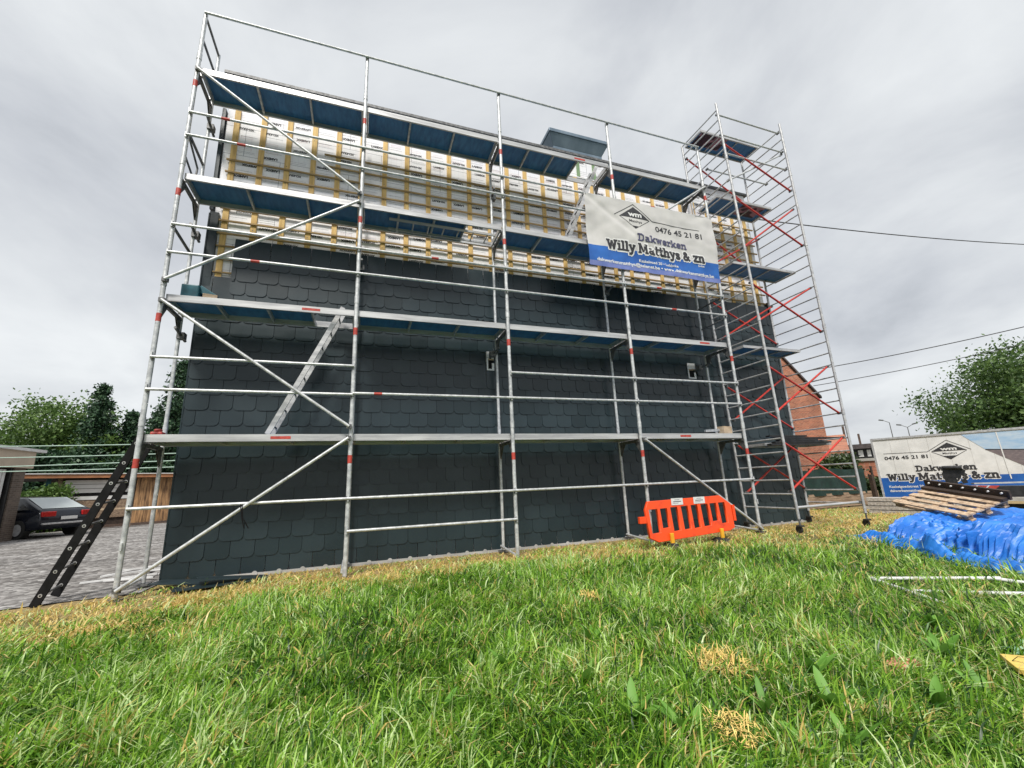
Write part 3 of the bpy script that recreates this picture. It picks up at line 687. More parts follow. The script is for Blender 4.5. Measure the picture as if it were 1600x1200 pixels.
GL = {'D': (6.0, [[(1.3,0),(1.3,7)],[(0,.5),(3.2,.5),(4.8,1.7),(4.8,5.3),(3.2,6.5),(0,6.5)]]),
'a': (5.2, [[(.7,4.4),(2.9,4.4)],[(2.6,4.4),(3.5,3.8),(3.5,.5),(4.5,.5)],[(3.4,2.5),(1.2,2.5)],[(.9,2.3),(.9,.8)],[(1.1,.5),(2.8,.5)]]),
'k': (5.0, [[(1.1,0),(1.1,7)],[(0,6.6),(1,6.6)],[(0,.4),(2,.4)],[(1.3,1.9),(3.7,4.4)],[(2.2,2.9),(3.8,.4)],[(3,4.6),(4.5,4.6)],[(3.2,.4),(4.8,.4)]]),
'w': (6.4, [[(.1,4.6),(1.8,4.6)],[(.9,4.7),(2,.4)],[(2,.4),(3.1,4.4)],[(3.1,4.4),(4.2,.4)],[(4.2,.4),(5.3,4.7)],[(4.5,4.6),(6.1,4.6)]]),
'e': (4.8, [[(.9,2.5),(3.8,2.5),(3.8,3.5),(3.1,4.5),(1.6,4.5),(.8,3.5),(.8,1.4),(1.6,.5),(3.0,.5),(3.9,1.1)]]),
'r': (4.0, [[(1.2,0),(1.2,5)],[(0,4.6),(1,4.6)],[(0,.4),(2.5,.4)],[(1.4,3.4),(2.1,4.4),(3.3,4.4),(3.4,3.5)]]),
'n': (5.4, [[(1.1,0),(1.1,5)],[(0,4.6),(1,4.6)],[(0,.4),(2,.4)],[(1.2,3.6),(2.1,4.4),(3.3,4.4),(3.9,3.7),(3.9,0)],[(3.0,.4),(5.0,.4)]]),
'h': (5.4, [[(1.1,0),(1.1,7)],[(0,6.6),(1,6.6)],[(0,.4),(2,.4)],[(1.2,3.6),(2.1,4.4),(3.3,4.4),(3.9,3.7),(3.9,0)],[(3.0,.4),(5.0,.4)]]),
'W': (8.4, [[(0,6.6),(2.3,6.6)],[(1.1,6.7),(2.5,.4)],[(2.5,.4),(4.0,6)],[(4.0,6),(5.5,.4)],[(5.5,.4),(6.9,6.7)],[(5.8,6.6),(8,6.6)]]),
'i': (2.9, [[(1.2,0),(1.2,5)],[(0,4.6),(1,4.6)],[(0,.4),(2.4,.4)],[(1.2,6.0),(1.2,6.9)]]),
'l': (2.9, [[(1.2,0),(1.2,7)],[(0,6.6),(1,6.6)],[(0,.4),(2.4,.4)]]),
'y': (5.2, [[(0,4.6),(1.8,4.6)],[(.9,4.7),(2.5,.7)],[(4.1,4.7),(2.3,-.9),(1.6,-1.6),(.4,-1.6)],[(3.2,4.6),(4.9,4.6)]]),
'M': (8.2, [[(0,6.6),(1.5,6.6)],[(0,.4),(2.1,.4)],[(1.1,0),(1.1,7)],[(1.4,6.8),(3.8,1.4)],[(3.8,1.4),(6.2,6.8)],[(6.5,0),(6.5,7)],[(5.5,.4),(7.6,.4)],[(6.2,6.6),(7.6,6.6)]]),
't': (3.7, [[(1.5,6.4),(1.5,1.2),(2.1,.5),(3.1,.6)],[(.1,4.5),(3.1,4.5)]]),
's': (4.4, [[(3.4,3.8),(2.7,4.5),(1.4,4.5),(.8,3.9),(1.1,3.1),(3.0,2.1),(3.4,1.3),(2.8,.5),(1.4,.5),(.6,1.1)]]),
'&': (6.2, [[(5.0,3.6),(4.0,1.3),(2.7,.5),(1.3,.6),(.7,1.7),(1.1,2.8),(3.2,4.6),(3.4,5.7),(2.5,6.5),(1.4,6.0),(1.4,5.0),(5.2,.4)]]),
'z': (4.6, [[(.4,4.5),(3.6,4.5),(.7,.5),(4.0,.5)]]), ' ': (2.4, [])}
def slab_text(mb, s, x0, z0, x1, cap, wgt, mi, fn):
    adv = sum(GL[c][0] for c in s) - .5; kx = (x1-x0)/adv; kz = cap/7; cur = 0; q = 0
    for c in s:
        a, strokes = GL[c]
        for st in strokes:
            for p, r_ in zip(st[:-1], st[1:]):
                p = Vector((x0+(cur+p[0])*kx, z0+p[1]*kz)); r_ = Vector((x0+(cur+r_[0])*kx, z0+r_[1]*kz)); d = (r_-p).normalized(); serif = len(st) == 2 and abs(d.y) < .05
                w = wgt*kz*(.72 if serif else 1.0); n = Vector((-d.y, d.x))*w/2; e = d*(w*.30 if mi != 1 else w*.42); q += 1
                if abs(d.x) < .05 and len(st) == 2 and mi != 1: e = d*0
                poly(mb, [p-e-n, r_+e-n, r_+e+n, p-e+n], mi, fn, (.0035 if mi == 1 else .009) + .00003*q)
        cur += a
def poly(mb, pts, mi, fn, off, sub=6):
    """fan-free strip fill for thin lines / convex polygons, subdivided"""
    mb.add([fn(p[0], p[1], off) for p in pts], [tuple(range(len(pts)))], mi)
def line2(mb, a, b, w, mi, fn, off, n=8):
    a = Vector((a[0], a[1])); b = Vector((b[0], b[1])); d = (b-a).normalized(); nn = Vector((-d.y, d.x))*w/2
    for k in range(n):
        p = a.lerp(b, k/n); q = a.lerp(b, (k+1)/n); poly(mb, [p-nn, q-nn, q+nn, p+nn], mi, fn, off)
def tri_grid(mb, A, B, C, mi, fn, off, n=8):
    A, B, C = Vector(A), Vector(B), Vector(C)
    P = lambda i, j: A + (B-A)*i/n + (C-A)*j/n
    for i in range(n):
        for j in range(n-i):
            poly(mb, [P(i, j), P(i+1, j), P(i, j+1)], mi, fn, off)
            if i+j < n-1: poly(mb, [P(i+1, j), P(i+1, j+1), P(i, j+1)], mi, fn, off)
bf = lambda x, z, o: (x, bsurf(x, z) - o, z)
# mats: 0 ink, 1 white, 2 purple ink
mb = MB()
line2(mb, (7.58, 6.61), (8.07, 6.93), .014, 0, bf, .004); line2(mb, (8.07, 6.93), (8.53, 6.60), .014, 0, bf, .0042); line2(mb, (8.53, 6.60), (9.80, 6.585), .014, 0, bf, .0044)
tri_grid(mb, (7.70, 6.60), (8.46, 6.60), (8.07, 6.87), 0, bf, .004)
tri_grid(mb, (7.98, 6.405), (8.17, 6.405), (8.07, 6.335), 0, bf, .004, 3)
line2(mb, (7.70, 6.60), (7.98, 6.405), .01, 0, bf, .0046); line2(mb, (8.46, 6.60), (8.17, 6.405), .01, 0, bf, .0046)
LM = [M['ink'], M['white'], M['purpleink'], M['ink']]
put_text(mb, 'wm', 7.93, 6.635, 8.25, .115, .035, 1, bf)
put_text(mb, 'Matthys', 7.92, 6.49, 8.24, .065, .01, 0, bf)
mb.build('logo', LM, ban); mb = MB()
put_text(mb, '0476 45 21 81', 8.59, 6.37, 9.83, .135, .018, 0, bf)
mb.build('phone_number', LM, ban); mb = MB()
slab_text(mb, 'Dakwerken', 8.09, 6.065, 9.38, .16, 1.35, 2, bf)
mb.build('trade_name', LM, ban); mb = MB()
slab_text(mb, 'Willy Matthys & zn', 7.32, 5.78, 9.81, .21, 3.3, 1, bf)
slab_text(mb, 'Willy Matthys & zn', 7.32, 5.78, 9.81, .21, 1.75, 3, bf)
mb.build('company_name', LM, ban); mb = MB()
put_text(mb, 'Kaakelgoed 20 • Lebbeke', 8.07, 5.575, 9.07, .066, .018, 1, bf)
mb.build('address_line', LM, ban); mb = MB()
put_text(mb, 'dakwerkenmatthys@telenet.be • www.dakwerkenmatthys.be', 7.05, 5.455, 10.03, .08, .02, 1, bf)
mb.build('web_address', LM, ban); mb = MB()
put_text(mb, 'bvba', 9.64, 5.68, 9.80, .045, .02, 1, bf)
mb.build('legal_form', LM, ban)
for k in range(9):
    x = 6.93 + k*.41; mb = MB(); mb.tube((x, BYP, 6.98), (x+.01, -.052, 7.03), .006, 0, 5); mb.build('banner_tie', M['black'], ban)

# ------------------------------------------------------------------ things lying on the decks
t = thing('tool_case', 'teal power tool case on the left end of the second deck', 'tool case', (.3, .4, 4.0))
mb = MB(); mb.box(.10, .33, .28, .52, 4.01, 4.29); mb.build('case_body', M['teal'], t, bevel=.02)
mb = MB(); mb.beam((.30, .4, 4.27), (.53, .4, 4.12), .10, .11); mb.tube((.5, .4, 4.12), (.58, .4, 4.02), .03); mb.build('case_handle', M['teal'], t, bevel=.01)
def small_box(name, label, cat, x0, x1, y0, y1, z0, z1, m, rot=0):
    c = Vector(((x0+x1)/2, (y0+y1)/2, z0)); mb = MB(); w, d, h = (x1-x0)/2, (y1-y0)/2, z1-z0
    T = Matrix.Translation(c) @ Matrix.Rotation(rot, 4, 'Z'); mb.box(-w, w, -d, d, 0, h, 0, T)
    tag(mb.build(name, m, origin=c, bevel=.004), label, cat)
small_box('wood_block', 'pale wood offcut beside the teal tool case on the second deck', 'wood offcut', .42, .60, .15, .26, 4.003, 4.10, M['woodpale'], .2)
small_box('wood_block', 'pale wood offcut at the right end of the lowest deck', 'wood offcut', 9.92, 10.2, .2, .36, 2.003, 2.17, M['woodpale'], .2)
mb = MB(); mb.beam((9.0, .3, 2.02), (9.75, .3, 2.04), .1, .03); mb.beam((9.55, .3, 2.08), (9.95, .3, 2.10), .05, .05, 1)
tag(mb.build('slate_cutter', [M['black'], M['galv']], origin=(9.5, .3, 2.0)), 'dark slate cutter with steel blade lying beside the offcut on the lowest deck', 'tool')
mb = MB(); mb.box(.02, .16, .2, .34, 2.003, 2.06); mb.box(.05, .13, .22, .32, 2.061, 2.10)
tag(mb.build('work_glove', M['band'], origin=(.1, .27, 2.0), bevel=.02), 'small red glove bundle on the left end of the lowest deck', 'glove')
mb = MB(); 
for k in range(2): mb.path([Vector((1.24+.02*k, -.10, 1.05)), Vector((1.27+.01*k, -.11, .88)), Vector((1.31+.05*k, -.11, .74))], .007)
tag(mb.build('cable_ties', M['black'], origin=(1.25, -.1, 1.05)), 'black strap ends hanging from the lowest left guardrail', 'strap')
mb = MB(); pts = [Vector((5.0+.012*k, .12+.05*math.sin(k*.8), 4.012+.05*abs(math.sin(k*.35)))) for k in range(-36, -5)]
mb.path(pts, .008, 0, 6)
tag(mb.build('black_strap', M['black'], origin=(4.8, .1, 4.0)), 'curled black strap lying on the middle of the second deck', 'strap')

# ------------------------------------------------------------------ barrier
BR = thing('plastic_barrier', 'bright orange plastic pedestrian barrier leaning before the foot of the scaffold', 'barrier', (8.25, -.42, 0))
u = lambda px: 7.30 + (px-310)/670*1.90
w_ = lambda py, px=600: 0.80 - (py-(672-(px-600)*.018))/368*.68 
def P(px, py): return (u(px), w_(py, px))
outer = [P(318, 760), P(345, 690), P(900, 665), P(978, 750), P(972, 975), P(930, 1000), P(380, 1052), P(322, 1010)]
slots = []
for a, b2, top, bot in ((343,403,765,975),(425,475,762,935),(502,552,755,968),(582,632,750,960),(658,708,745,955),(735,790,742,945),(808,858,738,905),(878,928,735,930)):
    slots.append([P(a, top), P(b2, top-3), P(b2, bot-6), P(a, bot)])
me = plate([outer] + slots, .055, .007)
TB = Matrix.Translation((0, -.46, 0)) @ Matrix.Rotation(R(90-5), 4, 'X')
me.transform(TB); panel = finish('barrier_panel', me, BR, mats=[M['orange']])
for q in ((u(268), u(316), -.45, -.39, .42, .53), (u(980), u(1000), -.455, -.385, .34, .62)): mb = MB(); mb.box(*q); mb.build('hinge_lug', M['orange'], BR, bevel=.006)
for a in (512, 683): 
    mb = MB(); x0, x1 = u(a), u(a+88); mb.box(x0, x1, -.4945+.06, -.491+.06, .685, .80, 0)
    mb.box(x0+.04, x1-.04, -.4956+.06, -.4948+.06, .735, .75, 1); mb.box(x0+.07, x1-.07, -.4956+.06, -.4948+.06, .77, .777, 1); mb.box(x0+.03, x1-.10, -.4956+.06, -.4948+.06, .712, .718, 1)
    mb.build('sticker', [M['paper'], M['inkgrey']], BR)
for px in (468, 849):
    x = u(px); mb = MB(); mb.box(x-.032, x+.032, -.52, -.485, .05, .24); mb.build('foot_peg', M['yellow'], BR, bevel=.005)
    mb = MB(); M2 = Matrix.Translation((x, -.46, -.02)); frus(mb, -.11, .11, -.28, .28, 0, -.045, .045, -.10, .10, .10)
    mb.v = [tuple(M2 @ Vector(p)) for p in mb.v]; mb.build('foot', M['rubber'], BR, bevel=.01)

# ------------------------------------------------------------------ stuff on the ground, left
mb = MB()
for k, (x, y, a) in enumerate(((.75, .35, .1), (.95, .2, .25), (.6, .5, -.15), (1.15, .38, .35))):
    T = Matrix.Translation((x, y, .02+.018*k)) @ Matrix.Rotation(a, 4, 'Z') @ Matrix.Rotation(.06*(k-1), 4, 'Y'); mb.box(-.42, .42, -.16, .16, 0, .01, 0, T)
tag(mb.build('slate_stack', M['slate'], origin=(.9, .35, 0)), 'loose dark slates lying flat at the left foot of the wall', 'slates')
deb = [((-1.05, 1.55), (-.2, 1.75), (.05, 2.3)), ((-1.0, 2.0), (-.55, 2.75), (-.1, 3.0)), ((-.75, 1.5), (-.1, 1.35)), ((-.6, 2.2), (.05, 2.5)), ((-.35, 1.6), (-.5, 2.5), (-.95, 2.3)), ((-.3, 2.6), (.1, 2.75)), ((-.9, 1.75), (-.4, 2.0), (.1, 1.95))]
for k, pts in enumerate(deb):
    mb = MB(); z = .03+.006*k
    for a, b2 in zip(pts[:-1], pts[1:]): mb.beam((*a, z), (*b2, z+.01), .05, .022)
    lab = ['longest angled', 'second angled', 'short straight front', 'short straight rear', 'folded hook shaped', 'shortest rearmost', 'zigzag'][k]
    tag(mb.build('plastic_strip', M['plastic_white'], origin=(pts[0][0], pts[0][1], 0)), lab + ' white plastic strip on the gravel by the wall corner', 'plastic strip', 'white strips on the gravel')

# right foreground: frame lying in the grass
fr = thing('steel_frame', 'pale metal scaffold frame lying flat in the grass before the blue tarpaulin', 'metal frame', (8.9, -3.5, -.15))
zf = .03
A, B, C_, D = (8.40, -3.12), (9.35, -3.62), (8.22, -3.62), (9.75, -4.45)
def gp(p, dz=.075): return Vector((p[0], p[1], hgt(*p)+dz))
for a, b2 in ((A, (9.55, -3.74)), (C_, (9.4, -4.35)), (A, (8.05, -4.05)), ((9.45, -3.68), (9.75, -4.5))):
    mb = MB(); mb.tube(gp(a), gp(b2), .019, 0, 10); mb.build('frame_tube', M['white'], fr)

# ------------------------------------------------------------------ litter, straw, weeds
def clump(name, label, cat, x, y, rad, n, m, L=.12, flat=.4):
    mb = MB(); z0 = hgt(x, y)
    for _ in range(n):
        a = random.uniform(0, 6.28); r = rad*math.sqrt(random.random()); px, py = x+r*math.cos(a), y+r*math.sin(a); pz = z0 + .09 + .07*(1-(r/rad)**2)*random.random()
        d = Vector((random.gauss(0, 1), random.gauss(0, 1), random.gauss(0, flat))).normalized()*L*random.uniform(.4, 1)
        s = Vector((-d.y, d.x, 0)).normalized()*.0028; p = Vector((px, py, pz)); q = p+d; mid = (p+q)/2 + Vector((0, 0, .015))
        mb.add([p-s, p+s, mid+s, mid-s], [(0, 1, 2, 3)]); mb.add([mid-s, mid+s, q], [(0, 1, 2)])
    tag(mb.build(name, m, origin=(x, y, z0)), label, cat)
clump('straw_clump', 'yellow clump of cut straw lying on the green grass in the foreground', 'straw', 5.12, -4.15, .17, 420, M['straw'], .15)
clump('straw_clump', 'small pale straw tuft in the grass nearest the camera', 'straw', 4.62, -4.75, .15, 160, M['straw'], .10)
clump('straw_clump', 'small orange straw tuft in the middle of the meadow', 'straw', 5.0, -2.55, .09, 110, M['straw'], .09)
def crumple(name, label, cat, x, y, w, d, h, m, z=.12):
    mb = MB(); n = 9; z0 = hgt(x, y)+z
    vs = [(x+(i/(n-1)-.5)*w + random.uniform(-.01, .01), y+(j/(n-1)-.5)*d + random.uniform(-.01, .01), z0 + h*noise.noise(Vector((i*.7, j*.8, x)))) for j in range(n) for i in range(n)]
    mb.add(vs, [(j*n+i, j*n+i+1, (j+1)*n+i+1, (j+1)*n+i) for j in range(n-1) for i in range(n-1)])
    o = mb.build(name, m, origin=(x, y, z0)); s = o.modifiers.new('s', 'SOLIDIFY'); s.thickness = .002; tag(o, label, cat)
crumple('crumpled_wrapper', 'crumpled salmon pink wrapper in the grass at the right', 'litter', 6.22, -4.62, .22, .10, .06, M['pinkish'])
bx = thing('board_offcut', 'yellow board offcut at the right edge of the foreground grass', 'board', (6.95, -5.05, -.1))
mb = MB(); T = Matrix.Translation((6.93, -5.37, hgt(7, -5)+.09)) @ Matrix.Rotation(-.75, 4, 'Z') @ Matrix.Rotation(.15, 4, 'X')
mb.box(-.42, .42, -.10, .10, 0, .03, 0, T); mb.box(-.42, .42, .13, .32, .01, .04, 0, T); mb.build('board', M['yellowsheet'], bx, bevel=.004)
crumple('plastic_film', 'pale green plastic film beside the yellow board at the right edge', 'plastic film', 7.35, -4.83, .42, .2, .10, M['sheetgreen'], .10)
def leafshape(mb, base, d, L, W, droop):
    d = Vector(d).normalized(); s = d.cross(Vector((0, 0, 1))).normalized(); n = 6; vs = []
    for k in range(n+1):
        t = k/n; c = Vector(base) + d*L*t + Vector((0, 0, L*(.55*t - droop*t*t))); w = W*math.sin(math.pi*min(1, t*.93+.05))**.8*.5
        vs += [c - s*w + Vector((0, 0, w*.35)), c, c + s*w + Vector((0, 0, w*.35))]
    mb.add(vs, [f for k in range(n) for f in ((3*k, 3*k+1, 3*k+4, 3*k+3), (3*k+1, 3*k+2, 3*k+5, 3*k+4))], 0, True)
weeds = [(4.14, -3.98, 'tall dock weed left of the foreground weeds'), (4.22, -4.42, 'broad leaved weed low at the bottom of the picture'), (4.40, -4.66, 'upright two leaved dock weed at the bottom edge'), (4.98, -4.62, 'large flat leaved weed right of the bottom centre'),
         (5.62, -4.45, 'rounded leaf weed behind the pale straw tuft'), (4.85, -5.02, 'dark weed cut by the bottom edge'), (7.3, -4.25, 'bright green leafy weed beside the plastic film'), (3.75, -3.6, 'small weed nearest the meadow centre'), (6.3, -5.0, 'low weed left of the yellow board')]
for k, nm in enumerate(('pointed', 'ragged', 'squat', 'drooping', 'curled', 'thin')):
    wx, wy = ((4.55, -3.4), (5.35, -4.75), (5.9, -4.95), (5.1, -5.0), (3.2, -4.0), (6.7, -4.6))[k]
    weeds.append((wx, wy, nm + ' leaved low weed ' + ('right of the meadow centre', 'behind the bottom edge', 'left of the low weed by the yellow board', 'at the very bottom edge', 'left of the tall dock weed', 'beside the salmon wrapper')[k]))
for x, y, lab in weeds:
    mb = MB(); z = hgt(x, y)
    for k in range(random.randint(5, 8)):
        a = random.uniform(0, 6.28); leafshape(mb, (x, y, z+.05), (math.cos(a), math.sin(a), .6), random.uniform(.11, .21), random.uniform(.035, .065), random.uniform(.1, .5))
    tag(mb.build('dock_plant', M['weed'], origin=(x, y, z)), lab, 'weed', 'broad leaved weeds in the grass')

# ------------------------------------------------------------------ tarp pile
tp = thing('tarpaulin_pile', 'bright blue tarpaulin draped in folds over a low pile on the grass at the right', 'tarpaulin', (11.5, -3, -.15))
a_ = Vector((-.32, -.947)); b_ = Vector((.947, -.32)); O_ = Vector((11.28, -1.12))
mb = MB(); NU, NV = 330, 130; LU, LV = 4.6, 3.8
def sst(a, b, x): t = max(0, min(1, (x-a)/(b-a))); return t*t*(3-2*t)
vs = []
for j in range(NV+1):
    for i in range(NU+1):
        s = LU*i/NU; t = LV*j/NV - .35
        n = noise.noise(Vector((s*1.1, t*.9, 4)))
        front = .0 + .12*n
        e = (.85*sst(front+.18, front+.72, t)+.15*sst(.7, 1.5, t))*sst(3.4, 2.8, t)*sst(-.05+.1*n, .42, s)
        H = .50 + .05*noise.noise(Vector((s*.8, t*.8, 8))) - .14*math.exp(-((s-1.05)/.45)**2) + .10*math.exp(-((s-2.05)/.4)**2)
        # folds running down the front face
        slope = max(0, 1-abs(e-.5)*2)
        q1 = 0*noise.noise(Vector((s*3.2+t*.8, t*.9, 1))); q2 = noise.noise(Vector((s*7+t*2, t*1.5, 3))); q3 = noise.noise(Vector((s*2.0-t*1.5, t*2.2, 6)))
        rm = noise.ridged_multi_fractal(Vector((s*1.9+t*.5+.25*q3, t*.55, 2.7)), .9, 2.1, 4, 1.0, 2.0)
        tri = lambda v: abs((v % 1.0)-.5)*2
        wv = 1.3*noise.noise(Vector((s*1.1, t*1.3, 1))) + .5*noise.noise(Vector((s*3, t*2.2, 5)))
        p1 = tri(s*4.6 + wv*1.3 + .25*t); p2 = tri(s*11.3 - wv*2.6 - .4*t); p3 = tri((s*1.6+t*4.3) + wv*1.5)
        a1 = .5+.8*abs(noise.noise(Vector((s*.9, t*.8, 9)))); crz = .5*(p3*p2)
        fold = a1*(.10*p1 + .05*p2) + .02*p3 - .06
        z = H*e + fold*(slope*.55+.16*e)
        # rolled slack cloth lying along the foot
        roll = (.17*sst(2.0, 1.5, s)*math.exp(-((t-.12+.10*s)/.11)**2) + .17*sst(1.1, 1.5, s)*math.exp(-((t+.14-.05*s)/.12)**2))*(1+.5*noise.noise(Vector((s*4, 1, 2)))+.12*p3)*.68*sst(.0, .25, s)
        z = max(z, roll) + .05*crz
        xx = O_ + a_*s + b_*(t - fold*1.3*slope - .12*sst(.3, 2.8, s))
        g0 = hgt(xx.x, xx.y); zz = g0 + z + (.02 if t > -.2 else -.05)
        if j in (0, NV) or i == 0: zz = g0 - .05
        vs.append((xx.x, xx.y, zz))
mb.v = vs
for j in range(NV):
    for i in range(NU): mb.f.append((j*(NU+1)+i, (j+1)*(NU+1)+i, (j+1)*(NU+1)+i+1, j*(NU+1)+i+1)); mb.m.append(0); mb.s.append(False)
mb.build('tarpaulin_sheet', M['tarp'], tp)

# pallet on the tarp
def pallet(name, label, T, m, group=None):
    o = T.translation.copy(); t = thing(name, label, 'pallet', o, group)
    for k in range(5):
        y = -.4 + .8*k/4; w = .062 if k % 2 == 0 else .048; mb = MB(); mb.box(-.6, .6, y-w, y+w, .10, .122, 0, T); mb.build('top_board', m, t)
    for y in (-.35, 0, .35):
        mb = MB(); mb.box(-.6, .6, y-.05, y+.05, 0, .02, 0, T); mb.build('bottom_board', m, t)
    for x in (-.53, 0, .53):
        mb = MB(); mb.box(x-.05, x+.05, -.445, .445, .078, .099, 0, T); mb.build('stringer', m, t)
        for y in (-.37, 0, .37):
            mb = MB(); mb.box(x-.05, x+.05, y-.05, y+.05, .021, .077, 0, T); mb.build('pallet_block', M['woodold'], t)
# centre from corners (10.85,-3.05),(11.07,-1.99),(11.7,-3.1),(12.0,-2.0)
pL, pF, pR = Vector((12.35, -1.26, .56)), Vector((12.12, -2.42, .37)), Vector((12.87, -2.60, .57))
ax = (pL-pF).normalized(); ay = (pF-pR); ay = (ay - ax*ay.dot(ax)).normalized(); az_ = ax.cross(ay); pc0 = (pL+pR)/2 - az_*.122
T = Matrix(((ax.x, ay.x, az_.x, pc0.x), (ax.y, ay.y, az_.y, pc0.y), (ax.z, ay.z, az_.z, pc0.z), (0, 0, 0, 1)))
M['palletwood'] = mat('pallet_wood', (.68, .52, .36), (.34, .23, .15), 5, .75, 0, .4, 30, stretch=(3, 3, 3), detail=7)
pallet('wooden_pallet', 'wooden pallet lying on top of the blue tarpaulin', T, M['palletwood'])
pk = thing('dark_plank', 'dark brown plank with bright bolt heads leaning on edge behind the pallet', 'plank', (11.9, -2.2, .6))
q0, q1 = T @ Vector((.62, -.40, .20)), T @ Vector((-.66, -.40, .20))
mb = MB(); mb.beam(q0, q1, .04, .15, 0, up=az_); mb.beam(T @ Vector((.60, -.30, .15)), T @ Vector((-.64, -.30, .15)), .10, .05, 0, up=az_)
for k in range(7):
    p = q0.lerp(q1, (k+.5)/7) + ay*.02 + az_*.03; mb.tube(p, p + ay*.03, .015, 1, 8)
    p = q0.lerp(q1, (k+.8)/7.4) + ay*.02 - az_*.05; mb.tube(p, p + ay*.035, .012, 1, 8)
mb.build('plank', [M['wooddark'], M['white']], pk)

# ------------------------------------------------------------------ trailer box (right)
P1 = Vector((21.616, 4.413, 0)); DD = Vector((.43283, -.90147, 0)); NN = Vector((-.90147, -.43283, 0))   # NN points to the viewer
TM = Matrix(((DD.x, NN.x, 0, P1.x), (DD.y, NN.y, 0, P1.y), (0, 0, 1, 0), (0, 0, 0, 1)))   # local (along, out, up)
def tf(x, z, o): return tuple(TM @ Vector((x, o, z)))
tr = thing('box_trailer', 'white and blue box trailer printed with the roofing company name parked behind the blue tarpaulin', 'trailer', (23, 1.8, 0))
mb = MB(); TB0, TT0 = .04, 2.27
mb.box(0, 7.2, -2.4, -.002, TB0, TT0, 0, TM); mb.build('box_body', M['white'], tr)
mb = MB()
for (x0, x1, z0, z1) in ((-.03, 7.23, TT0-.04, TT0+.03), (-.03, 7.23, TB0-.05, TB0+.03), (-.03, .035, TB0+.03, TT0-.04)): mb.box(x0, x1, -.02, .03, z0, z1, 0, TM)
mb.build('box_frame', M['alu'], tr)
mb = MB()
for k in range(1, 14): mb.box(k*.52, k*.52+.006, -.0015, .0015, TB0+.03, TT0-.04, 0, TM)
mb.build('panel_seam', M['soffit'], tr)
mb = MB()
mb.add([tf(.035, TB0+.03, .003), tf(7.2, TB0+.03, .003), tf(7.2, .80, .003), tf(.035, .80, .003)], [(0, 1, 2, 3)], 4)
mb.build('blue_band', [M['ink'], M['white'], M['ink'], M['ink'], M['bluevinyl']], tr); mb = MB()
zc = 2.0
line2(mb, (.27, zc-.30), (1.50, zc-.32), .014, 0, tf, .005, 1); line2(mb, (1.50, zc-.32), (2.06, zc+.05), .014, 0, tf, .006, 1); line2(mb, (2.06, zc+.05), (2.62, zc-.32), .014, 0, tf, .007, 1)
poly(mb, [(1.60, zc-.33), (2.52, zc-.33), (2.06, zc-.04)], 0, tf, .005); poly(mb, [(1.60, zc-.335), (1.62, zc-.335), (2.06, zc-.60), (2.06, zc-.625)], 0, tf, .005); poly(mb, [(2.50, zc-.335), (2.52, zc-.335), (2.06, zc-.625), (2.06, zc-.60)], 0, tf, .0055)
poly(mb, [(1.86, zc-.50), (2.26, zc-.50), (2.06, zc-.63)], 0, tf, .006)
TL = [M['ink'], M['white'], M['ink'], M['ink'], M['bluevinyl']]
put_text(mb, 'wm', 1.86, zc-.30, 2.26, .11, .04, 1, tf); put_text(mb, 'Matthys', 1.88, zc-.44, 2.24, .065, .01, 0, tf)
mb.build('logo', TL, tr); mb = MB(); put_text(mb, '0476 45 21 81', .27, zc-.535, 1.47, .125, .03, 0, tf); mb.build('phone_number', TL, tr); mb = MB()
slab_text(mb, 'Dakwerken', 1.08, zc-1.0, 2.62, .20, 1.5, 2, tf); mb.build('trade_name', TL, tr); mb = MB()
slab_text(mb, 'Willy Matthys & zn', .23, zc-1.305, 3.09, .24, 2.9, 1, tf); slab_text(mb, 'Willy Matthys & zn', .23, zc-1.305, 3.09, .24, 1.7, 3, tf); mb.build('company_name', TL, tr); mb = MB()
put_text(mb, 'Kaakelgoedstraat 20 • 9280 Lebbeke', .21, zc-1.57, 1.95, .085, .025, 1, tf); mb.build('address_line', TL, tr); mb = MB(); put_text(mb, 'dakwerkenmatthys@telenet.be', .21, zc-1.72, 1.6, .085, .025, 1, tf)
mb.build('mail_address', TL, tr)
# printed photo of sky and roof
m_sky = mat('printed_sky', (.30, .48, .70), (.52, .62, .72), 1.8, .35, stretch=(1, 1, 3)); m_tiles = mat('printed_tiles', (.26, .21, .21), (.12, .10, .11), 9, .35, stretch=(1, 1, 9))
mb = MB()
poly(mb, [(2.46, zc+.20), (7.1, zc+.20), (7.1, zc-.70), (2.95, zc-.36)], 0, tf, .005)
poly(mb, [(2.95, zc-.36), (7.1, zc-.70), (7.1, zc-1.18), (4.0, zc-1.18)], 1, tf, .0055)
line2(mb, (2.95, zc-.36), (7.1, zc-.70), .035, 2, tf, .007, 1)
line2(mb, (3.30, zc+.2), (3.34, zc-1.35), .03, 3, tf, .012, 1)
mb.build('photo_print', [m_sky, m_tiles, M['ink'], M['white']], tr)
mb = MB(); mb.box(.4, 6.9, -2.2, -.2, -.18, -.02, 0, TM); mb.build('chassis', M['blackmetal'], tr)
for x in (3.4, 4.3):
    mb = MB(); mb.tube(TM @ Vector((x, -.30, .05)), TM @ Vector((x, -.08, .05)), .30, 0, 20); mb.build('wheel', M['rubber'], tr)

